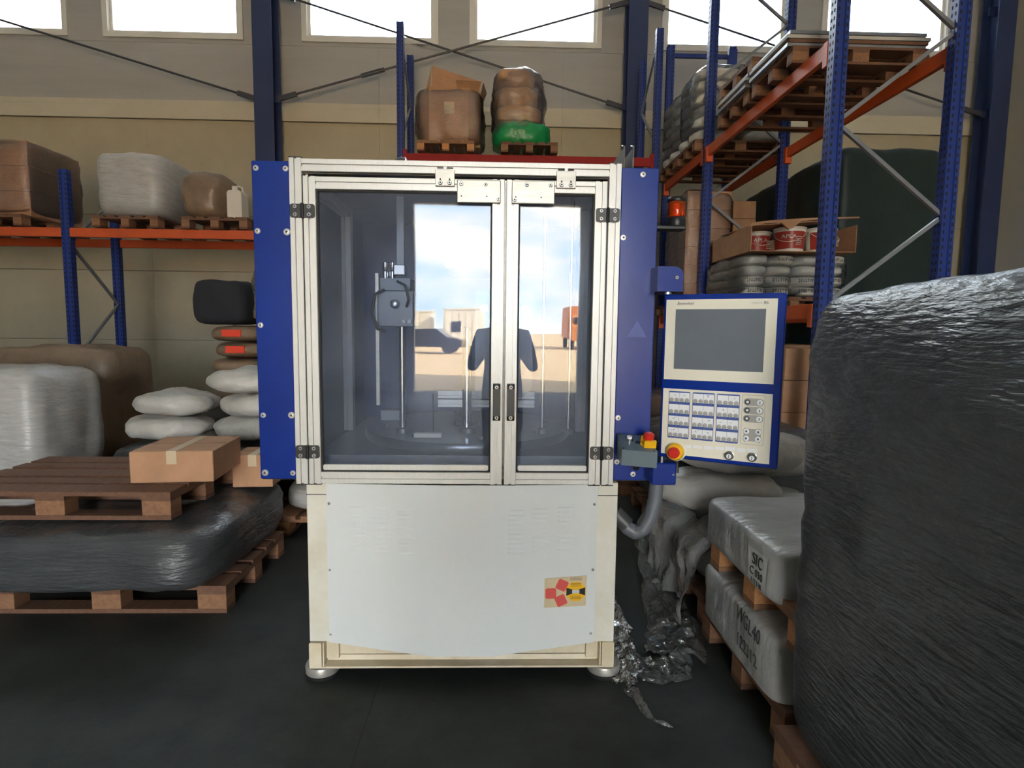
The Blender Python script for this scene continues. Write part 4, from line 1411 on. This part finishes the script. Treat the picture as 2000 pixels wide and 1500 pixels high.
# floor level under the rack: dark cartons
for i, (y, m, h, lab) in enumerate(((5.5, 'carton', 4, 'dark brown cartons on the floor below the middle beam, by the open bay end'), (6.75, 'carton', 4, 'dark brown cartons on the floor below the printed bags'), (8.4, 'carton', 4, 'dark brown cartons on the floor below the wrapped carton stack'))):
    pallet((3.15, y, 0), 0, 'floor pallet below the middle beam under the ' + ('cartons by the open bay end', 'cartons below the printed bags', 'cartons near the wall')[i])
    carton_stack((3.15, y, 0.145), 2, h, 0.55, 0.7, 0.29, lab, m, False, 10 + i)


# dark blocks added to darken the view behind the rack
for y, wh in ((8.75, 'near the wall'), (7.38, 'behind the bucket tray')):
    for z, lv in ((0.0, 'lower'), (1.81, 'upper')):
        load('added_dark_block', puff(1.2, 1.34, 1.78, 16, 20, 0.015, 3, 200 + int(y * 3 + z)), 'dark_block', (4.52, y, z), 0, '%s dark green block added behind the aisle rack, %s' % (lv, wh), 'added dark block')

# ------------------------------------------------------------------ stacks on the near side of that rack
# nearest: tall grey stretch-wrapped load
pallet((1.345, 1.20, 0), H90, 'floor pallet under the tall grey wrapped load', True)
o = load('wrapped_load', puff(0.84, 1.14, 1.44, 12, 30, 0.012, 4, 61, streak=0.010), 'wrap_dark', (1.365, 1.215, 0.145), 0, 'tall pallet load tightly wrapped in grey stretch film', 'wrapped load')

# low double stack of covered bags with stencilled sheets
pallet((1.61, 2.26, 0), 0, 'floor pallet under the grey cover stencilled with letters and digits')
o = load('covered_load', puff(0.90, 0.72, 0.262, 12, 28, 0.007, 6, 62, streak=0.002), 'wrap_grey', (1.42, 2.24, 0.135), 0, 'grey plastic covered load stencilled with letters and digits on a floor pallet', 'covered load')
LX = -0.462
for s, z, sz in (('WGL40', 0.205, 0.080), ('122312', 0.105, 0.075)):
    press_on(lettering(s, sz, 'key_dark', o, (LX, -0.15, z), (0, -1, 0), (0, 0, 1), 0, 0.85), o, 0.003)
pallet((1.59, 2.14, 0.40), 0.0, 'pallet with bright chipwood blocks between two plastic covered loads', False)
o = load('covered_load', puff(0.92, 0.72, 0.205, 12, 28, 0.007, 6, 63, streak=0.002), 'wrap_grey', (1.42, 2.22, 0.505), 0, 'grey plastic covered load with a white letter and number label', 'covered load')
lb = MB()
for i in range(9):
    for j in range(9):
        lb.v.append((-0.47, -0.275 + 0.14 * i / 8, 0.015 + 0.14 * j / 8))
for i in range(8):
    for j in range(8):
        lb.f.append((i * 9 + j, i * 9 + j + 1, i * 9 + j + 10, i * 9 + j + 9))
press_on(lb.build('label_sheet', 'paper', o), o, 0.003)
press_on(lettering('SIC', 0.062, 'ink_black', o, (-0.4745, -0.205, 0.116), (0, -1, 0), (0, 0, 1), 0, 0.95), o, 0.006)
press_on(lettering('C 030', 0.042, 'ink_black', o, (-0.4745, -0.205, 0.070), (0, -1, 0), (0, 0, 1)), o, 0.006)
press_on(lettering('112118', 0.030, 'key_dark', o, (-0.4745, -0.205, 0.034), (0, -1, 0), (0, 0, 1), 0, 0.95), o, 0.006)

# next: grey draped bags
pallet((1.64, 3.12, 0), 0, 'floor pallet under the draped grey plastic bags')
for i, (x, y, z, w_, d, h, rz) in enumerate(((1.47, 2.92, 0.147, 0.84, 0.40, 0.19, 0.03), (1.50, 3.36, 0.147, 0.84, 0.40, 0.20, -0.03), (1.48, 2.92, 0.345, 0.80, 0.40, 0.15, 0.04), (1.50, 3.38, 0.352, 0.8, 0.40, 0.16, -0.04))):
    load('plastic_bag', puff(w_, d, h, 3.6, 12, 0.03, 6, 70 + i, pinch=0.15), 'wrap_grey', (x, y, z), rz, ('grey plastic bag at the bottom of the draped stack next to the stencilled cover', 'grey plastic bag at the bottom of the draped stack next to the duct hose', 'grey plastic bag in the upper layer next to the stencilled cover', 'grey plastic bag in the upper layer next to the duct hose')[i], 'bag', 'draped grey bags')
def drape(x, y0, y1, z0, z1, seed, label):
    b = MB()
    nu, nv = 60, 24
    for i in range(nu + 1):
        for j in range(nv + 1):
            y = y0 + (y1 - y0) * i / nu
            t_ = j / nv
            q = Vector((y * 5, t_ * 1.4, seed * 2.7))
            lo = z0 + 0.07 * noise.noise(Vector((y * 4, seed, 3.0)))
            xx = x - 0.05 * (1 - t_) + 0.09 * max(0, t_ - 0.8) * 5 + 0.055 * noise.fractal(q, 1.0, 2.0, 4)
            b.v.append((xx, y, max(lo + (z1 + 0.03 * noise.noise(q * 0.6) - lo) * t_, 0.004)))
    for i in range(nu):
        for j in range(nv):
            a_ = i * (nv + 1) + j
            b.f.append((a_, a_ + nv + 1, a_ + nv + 2, a_ + 1))
    o_ = b.build('poly_drape', 'drape', None, True)
    return tag(o_, label, 'plastic film')


drape(0.985, 2.66, 3.62, 0.05, 0.47, 3, 'hazy plastic sheet hanging over the low stack of grey bags')
# two fat white sacks on top and one behind
load('white_sack', puff(0.66, 0.36, 0.20, 2.6, 16, 0.02, 8, 80, pinch=0.35), 'sack_white', (1.20, 3.02, 0.510), -0.12, 'white woven sack lying lower on the draped bags', 'sack')
load('white_sack', puff(0.74, 0.42, 0.22, 2.6, 16, 0.02, 8, 81, pinch=0.40), 'sack_white', (1.34, 3.10, 0.695), 0.10, 'fat white woven sack with a gathered end lying on top of another sack', 'sack')
load('white_sack', puff(0.70, 0.42, 0.26, 2.6, 14, 0.02, 8, 82, pinch=0.3), 'wrap_grey', (1.78, 3.66, 0.53), 0.2, 'grey sack slumped behind the two white sacks', 'sack')
# further stacks between the machine and the rack
pallet((1.75, 4.35, 0), 0, 'floor pallet behind the machine under the brown wrapped load')
load('wrapped_load', puff(1.2, 0.8, 0.62, 7, 18, 0.02, 4, 90, streak=0.01), 'wrap_dark', (1.75, 4.35, 0.145), 0, 'dark wrapped load on a floor pallet behind the duct hose', 'wrapped load')
pallet((1.7, 5.35, 0), 0, 'floor pallet under the brown carton block behind the duct hose')
carton_stack((1.7, 5.35, 0.145), 3, 3, 0.38, 0.7, 0.24, 'dark brown carton block on the floor behind the duct hose', 'carton', True, 14)
pallet((0.75, 6.3, 0), 0, 'floor pallet standing in the aisle far behind the machine')
load('wrapped_load', puff(1.16, 0.78, 0.7, 7, 16, 0.02, 4, 92, streak=0.01), 'wrap_dark', (0.75, 6.3, 0.145), 0, 'dark wrapped load standing in the aisle far behind the machine', 'wrapped load')


# ------------------------------------------------------------------ stacks on the other side of the machine
pallet((-1.96, 3.26, 0), 0.0, 'floor pallet under the low dark wrapped load')
load('wrapped_load', puff(1.2, 1.16, 0.31, 7, 20, 0.02, 4, 100, streak=0.012), 'wrap_dark', (-1.98, 3.28, 0.145), 0.0, 'low dark wrapped load with cartons standing on it', 'wrapped load')
pallet((-2.24, 3.30, 0.472), 0.0, 'dark pallet lying on the low wrapped load under a brown carton')


def carton(loc, sx, sy, sz, rz, label, m='carton'):
    t = thing('carton', loc, label, 'carton', rz=rz)
    MB().box(-sx / 2, sx / 2, -sy / 2, sy / 2, 0, sz, 0.004).build('body', m, t)
    MB().box(-0.025, 0.025, -sy / 2 - 0.0015, sy / 2 + 0.0015, sz - 0.07, sz + 0.0015).build('tape', 'tape', t)
    MB().box(-sx / 2 + 0.006, sx / 2 - 0.006, -0.001, 0.001, sz, sz + 0.001).build('lid_seam', 'dark_slot', t)
    return t


carton((-1.75, 3.30, 0.617), 0.42, 0.44, 0.17, 0.10, 'brown carton standing on the dark pallet above the low wrapped load')
carton((-1.50, 3.66, 0.468), 0.24, 0.26, 0.20, 0.06, 'small pale brown carton standing on the low wrapped load beside the blue cabinet')
pallet((-1.13, 4.55, 0), H90, 'stamped block pallet under the white wrapped sacks', False)
lp = [c for c in bpy.data.objects if c.type == 'EMPTY' and c.get('label') == 'stamped block pallet under the white wrapped sacks'][0]
lettering('EPAL', 0.035, 'ink_black', lp, (-0.6005, 0.35, 0.06), (0, -1, 0), (0, 0, 1))
for k in range(3):
    load('white_sack', puff(0.80, 1.16, 0.195, 4.0, 14, 0.010, 5, 110 + k), 'wrap_white', (-1.13 + 0.01 * k, 4.56, 0.145 + k * 0.197), 0, ('bottom', 'middle', 'topmost')[k] + ' shiny film wrapped white sack on the stamped pallet', 'sack', 'film wrapped white sacks')
# white sacks pile
pallet((-2.2, 4.55, 0), 0, 'floor pallet under the pile of loose white sacks')
load('wrapped_load', puff(1.2, 0.84, 0.44, 7, 16, 0.02, 4, 120, streak=0.01), 'wrap_dark', (-2.2, 4.55, 0.145), 0, 'dark wrapped block carrying the pile of loose white sacks', 'wrapped load')
for i, (x, y, z, rz, s) in enumerate(((-1.84, 4.46, 0.592, 0.08, 1.0), (-2.50, 4.48, 0.592, -0.08, 1.0), (-1.80, 4.46, 0.768, -0.10, 0.94), (-2.46, 4.5, 0.768, 0.10, 0.95), (-1.92, 4.5, 0.945, 0.1, 0.9))):
    load('white_sack', puff(0.62 * s, 0.5, 0.19, 2.6, 14, 0.025, 7, 130 + i, pinch=0.3), 'sack_white', (x, y, z), rz, ('white sack at the bottom of the loose pile beside the blue cabinet', 'white sack at the bottom of the loose pile away from the blue cabinet', 'white sack in the middle of the loose pile beside the blue cabinet', 'white sack in the middle of the loose pile away from the blue cabinet', 'topmost white sack of the loose pile')[i], 'sack', 'loose white sacks')
# brown bags with red labels
pallet((-2.2, 5.75, 0), 0, 'floor pallet under the brown bags with red labels')
load('wrapped_load', puff(1.2, 0.8, 0.55, 7, 16, 0.02, 4, 140), 'wrap_dark', (-2.2, 5.75, 0.145), 0, 'dark wrapped block below the brown bags with red labels', 'wrapped load')
for k in range(5):
    for i, x in enumerate((-1.90, -2.42)):
        o = load('brown_bag', puff(0.49, 0.78, 0.150, 3.2, 12, 0.010, 7, 150 + k * 2 + i), 'sack_brown', (x + (0.02 if k % 2 else -0.01), 5.75, 0.712 + k * 0.149), 0, 'glossy brown bag%s, %s layer, %s the blue cabinet' % (' with a red label' if k in (1, 3, 4) else '', ('bottom', 'second', 'third', 'fourth', 'top')[k], ('beside', 'away from')[i]), 'bag', 'brown bags')
        if k in (1, 3, 4):
            MB().box(-0.07, 0.10, -0.405, -0.380, 0.05, 0.115, 0.003).build('red_label', 'label_red', o)
load('wrapped_load', puff(0.5, 0.5, 0.42, 6, 12, 0.02, 5, 160), 'cloth', (-2.62, 5.78, 1.468), 0, 'black wrapped bundle on top of the brown bags', 'wrapped load')
o = load('plastic_film_sheet', puff(0.10, 0.4, 0.55, 3, 12, 0.03, 6, 161), 'film', (-2.26, 5.66, 1.462), 0.2, 'loose clear film hanging beside the blue cabinet', 'film')

# rack with orange beams near the wall beyond the sacks
rl = thing('pallet_rack', (-5.2, 8.0, 0), 'blue pallet rack with orange beams behind the brown bags', 'rack', world_parts=True)
for x in (-2.55, -5.35, -8.15):
    rack_upright(rl, x, 7.5, 3.35)
    rack_upright(rl, x, 8.42, 3.35)
    for k in range(4):
        lacing(rl, (x, 7.52 if k % 2 else 8.4, 0.3 + k * 0.72), (x, 8.4 if k % 2 else 7.52, 1.02 + k * 0.72))
for x0, x1 in ((-5.3, -2.6), (-8.1, -5.4)):
    for y in (7.48, 8.44):
        MB().box(x0, x1, y - 0.025, y + 0.025, 2.535, 2.645, 0.004).build('orange_beam', 'rack_orange', rl)
pallet((-3.48, 7.96, 2.646), H90, 'rack pallet under the dark hooded load behind the blue cabinet')
load('hooded_load', puff(0.55, 0.9, 0.62, 3.6, 14, 0.03, 5, 170), 'sack_brown', (-3.74, 7.96, 2.79), 0, 'brown hooded load on the orange beam rack', 'load')
t = thing('canister', (-3.30, 7.62, 2.79), 'pale plastic canister standing on the orange beam rack', 'canister')
MB().prism(rounded_rect(-0.09, 0.09, 0, 0.36, 0.04), 'y', -0.1, 0.1).build('body', 'bucket', t)
MB().lathe([(0.035, 0.36), (0.035, 0.42), (0.03, 0.425)], (-0.03, 0, 0), 14).build('cap', 'bucket', t)
MB().tube([(0.07, 0, 0.34), (0.06, 0, 0.41), (0.0, 0, 0.43), (-0.02, 0, 0.40)], 0.014, 8).build('handle', 'bucket', t)
for i, x in enumerate((-4.56, -6.2, -7.3)):
    pallet((x, 7.96, 2.646), H90, ('rack pallet under the wide white wrapped load', 'rack pallet under the tall brown cartons', 'rack pallet under the grey wrapped load at the rack end')[i])
load('wrapped_load', puff(0.84, 1.1, 0.8, 6, 14, 0.02, 4, 171), 'wrap_white', (-4.56, 7.96, 2.79), 0, 'wide white wrapped load on the orange beam rack', 'wrapped load')
carton_stack((-6.2, 7.96, 2.79), 2, 3, 0.4, 0.9, 0.3, 'tall brown cartons on the orange beam rack', 'carton', True, 20)
load('wrapped_load', puff(0.84, 1.1, 0.7, 6, 14, 0.02, 4, 172), 'wrap_dark', (-7.3, 7.96, 2.79), 0, 'grey wrapped load at the end of the orange beam rack', 'wrapped load')
for i, (x, y, m, h) in enumerate(((-3.75, 4.4, 'wrap_white', 1.0), (-5.2, 4.6, 'wrap_dark', 1.2), (-4.2, 5.9, 'sack_brown', 1.1))):
    nm = ('white', 'grey', 'brown')[i]
    pallet((x, y, 0), 0, 'floor pallet under the tall %s wrapped load past the loose sacks' % nm)
    load('wrapped_load', puff(1.16, 0.78, h, 7, 14, 0.025, 4, 180 + i, streak=0.01), m, (x, y, 0.145), 0, 'tall %s wrapped load on the floor past the loose sacks' % nm, 'wrapped load')


# ------------------------------------------------------------------ crumpled film
def film_strip(path, widths, seed, label, lift=0.05, nu=60, nv=14, thing_m='film_floor', group=None):
    b = MB()
    P = [Vector(p) for p in path]

    def at(t):
        k = t * (len(P) - 1)
        i = min(int(k), len(P) - 2)
        return P[i].lerp(P[i + 1], k - i), widths[i] + (widths[i + 1] - widths[i]) * (k - i), (P[i + 1] - P[i]).normalized()
    for i in range(nu + 1):
        c, wd, d = at(i / nu)
        sd = Vector((-d.y, d.x, 0)).normalized()
        for j in range(nv + 1):
            s = j / nv - 0.5
            p = c + sd * s * wd * (1 + 0.25 * noise.noise(Vector((i * 0.2, seed, 0))))
            q = Vector((p.x * 9, p.y * 9, seed * 3.3))
            h = abs(noise.fractal(q, 0.8, 2.1, 4)) * lift * 1.6 * (1 - (2 * s) ** 4) + abs(noise.noise(q * 3)) * lift * 0.35
            p += Vector((noise.noise(q * 1.7), noise.noise(q * 1.7 + Vector((5, 5, 5))), 0)) * 0.02
            b.v.append((p.x, p.y, max(p.z + h, 0.002)))
    for i in range(nu):
        for j in range(nv):
            a = i * (nv + 1) + j
            b.f.append((a, a + 1, a + nv + 2, a + nv + 1))
    o = b.build('clear_film', thing_m, None, True)
    return tag(o, label, 'plastic film', group)


film_strip([(0.98, 3.55, 0.12), (0.95, 3.2, 0.02), (0.90, 2.85, 0.0), (0.86, 2.55, 0.0), (0.80, 2.42, 0.0)], [0.16, 0.20, 0.24, 0.26, 0.30], 1, 'long crumpled sheet of clear film lying along the draped bags', 0.05, 90, 18)
film_strip([(0.56, 3.0, 0.0), (0.58, 2.75, 0.0), (0.56, 2.52, 0.0), (0.55, 2.36, 0.0), (0.53, 2.22, 0.0)], [0.20, 0.18, 0.16, 0.18, 0.05], 2, 'bunched clear film lying against the machine foot', 0.06, 70, 14)
film_strip([(0.60, 2.40, 0.0), (0.68, 2.34, 0.0), (0.76, 2.36, 0.0), (0.86, 2.44, 0.0)], [0.05, 0.18, 0.20, 0.06], 3, 'flat scrap of clear film joining the two crumpled sheets', 0.04, 50, 14)
film_strip([(0.55, 2.22, 0.0), (0.58, 2.12, 0.0), (0.60, 2.04, 0.0), (0.66, 1.98, 0.0)], [0.05, 0.04, 0.03, 0.006], 4, 'thin twisted tail of clear film on the open floor', 0.03, 30, 6)
o = film_strip([(-0.55, 2.55, 2.08), (-0.40, 2.50, 2.08), (-0.26, 2.52, 2.08)], [0.20, 0.25, 0.12], 5, 'scrap of clear film lying on top of the machine', 0.05, 40, 12)


# ------------------------------------------------------------------ the photographer, standing behind the camera
def skin_body(name, pts, edges, m, parent=None, levels=2):
    me = bpy.data.meshes.new(name)
    me.from_pydata([p[:3] for p in pts], edges, [])
    o = link(name, me, m, parent)
    md = o.modifiers.new('skin', 'SKIN')
    md.use_smooth_shade = True
    for i, p in enumerate(pts):
        r = p[3]
        me.skin_vertices[0].data[i].radius = (r, p[4] if len(p) > 4 else r)
        me.skin_vertices[0].data[i].use_root = i == 0
    sb = o.modifiers.new('sub', 'SUBSURF')
    sb.levels = levels
    sb.render_levels = levels
    return o


pe = thing('person', (0.05, -0.47, 0), 'person in dark clothes standing and holding up a phone', 'person')
pts = [(0, 0, 0.98, 0.155, 0.11), (0, 0, 1.15, 0.15, 0.10), (0, 0.0, 1.36, 0.165, 0.105), (0, 0.0, 1.47, 0.07), (0, 0.03, 1.55, 0.06)]
ed = [(0, 1), (1, 2), (2, 3), (3, 4)]
for s_ in (-1, 1):
    n = len(pts)
    pts += [(s_ * 0.19, 0, 1.40, 0.065), (s_ * 0.27, 0.04, 1.10, 0.045), (s_ * 0.18, 0.22, 1.22, 0.040), (s_ * 0.075 - 0.05, 0.37, 1.385, 0.030)]
    ed += [(2, n), (n, n + 1), (n + 1, n + 2), (n + 2, n + 3)]
    n = len(pts)
    pts += [(s_ * 0.10, 0, 0.88, 0.095), (s_ * 0.11, 0.01, 0.50, 0.065), (s_ * 0.12, -0.02, 0.12, 0.048), (s_ * 0.13, 0.12, 0.045, 0.04)]
    ed += [(0, n), (n, n + 1), (n + 1, n + 2), (n + 2, n + 3)]
skin_body('body', pts, ed, 'cloth', pe)
hd = puff(0.165, 0.20, 0.25, 2.4, 10, 0.0, 1, 0, flat=False).build('head', 'skin', pe, True)
hd.location = (0, 0.03, 1.53)
hr = puff(0.185, 0.215, 0.17, 2.3, 10, 0.008, 14, 3, flat=False).build('hair', 'hair', hd, True)
hr.location = (0, -0.02, 0.105)
nose = puff(0.03, 0.04, 0.05, 2.2, 6).build('nose', 'skin', hd, True)
nose.location = (0, 0.10, 0.09)
for s_ in (-1, 1):
    e = puff(0.025, 0.04, 0.06, 2.2, 6).build('ear', 'skin', hd, True)
    e.location = (s_ * 0.083, 0, 0.10)
    e = puff(0.024, 0.012, 0.014, 2.2, 6).build('eye', 'ink_black', hd, True)
    e.location = (s_ * 0.033, 0.088, 0.13)
    hp = [(s_ * 0.072 - 0.05, 0.375, 1.39, 0.024), (s_ * 0.062 - 0.05, 0.40, 1.42, 0.026)]
    he = [(0, 1)]
    for k in range(4):
        z = 1.395 + k * 0.019
        n = len(hp)
        hp += [(s_ * 0.055 - 0.05, 0.415, z, 0.0095), (s_ * 0.043 - 0.05, 0.432, z + 0.002, 0.009), (s_ * 0.020 - 0.05, 0.430, z + 0.003, 0.008 - 0.0006 * k)]
        he += [(1, n), (n, n + 1), (n + 1, n + 2)]
    n = len(hp)
    hp += [(s_ * 0.052 - 0.05, 0.398, 1.43, 0.010), (s_ * 0.030 - 0.05, 0.395, 1.445, 0.009)]
    he += [(1, n), (n, n + 1)]
    skin_body('hand', hp, he, 'skin', pe, 1)
ph = thing('phone', (0.0, -0.052, 1.40), 'black phone held up by the person', 'phone')
MB().prism(rounded_rect(-0.036, 0.036, -0.085, 0.065, 0.008), 'y', -0.004, 0.004).build('body', 'black', ph)
MB().prism(rounded_rect(-0.033, 0.033, -0.080, 0.060, 0.006), 'y', -0.0046, -0.004).build('screen', 'glass_dark', ph)
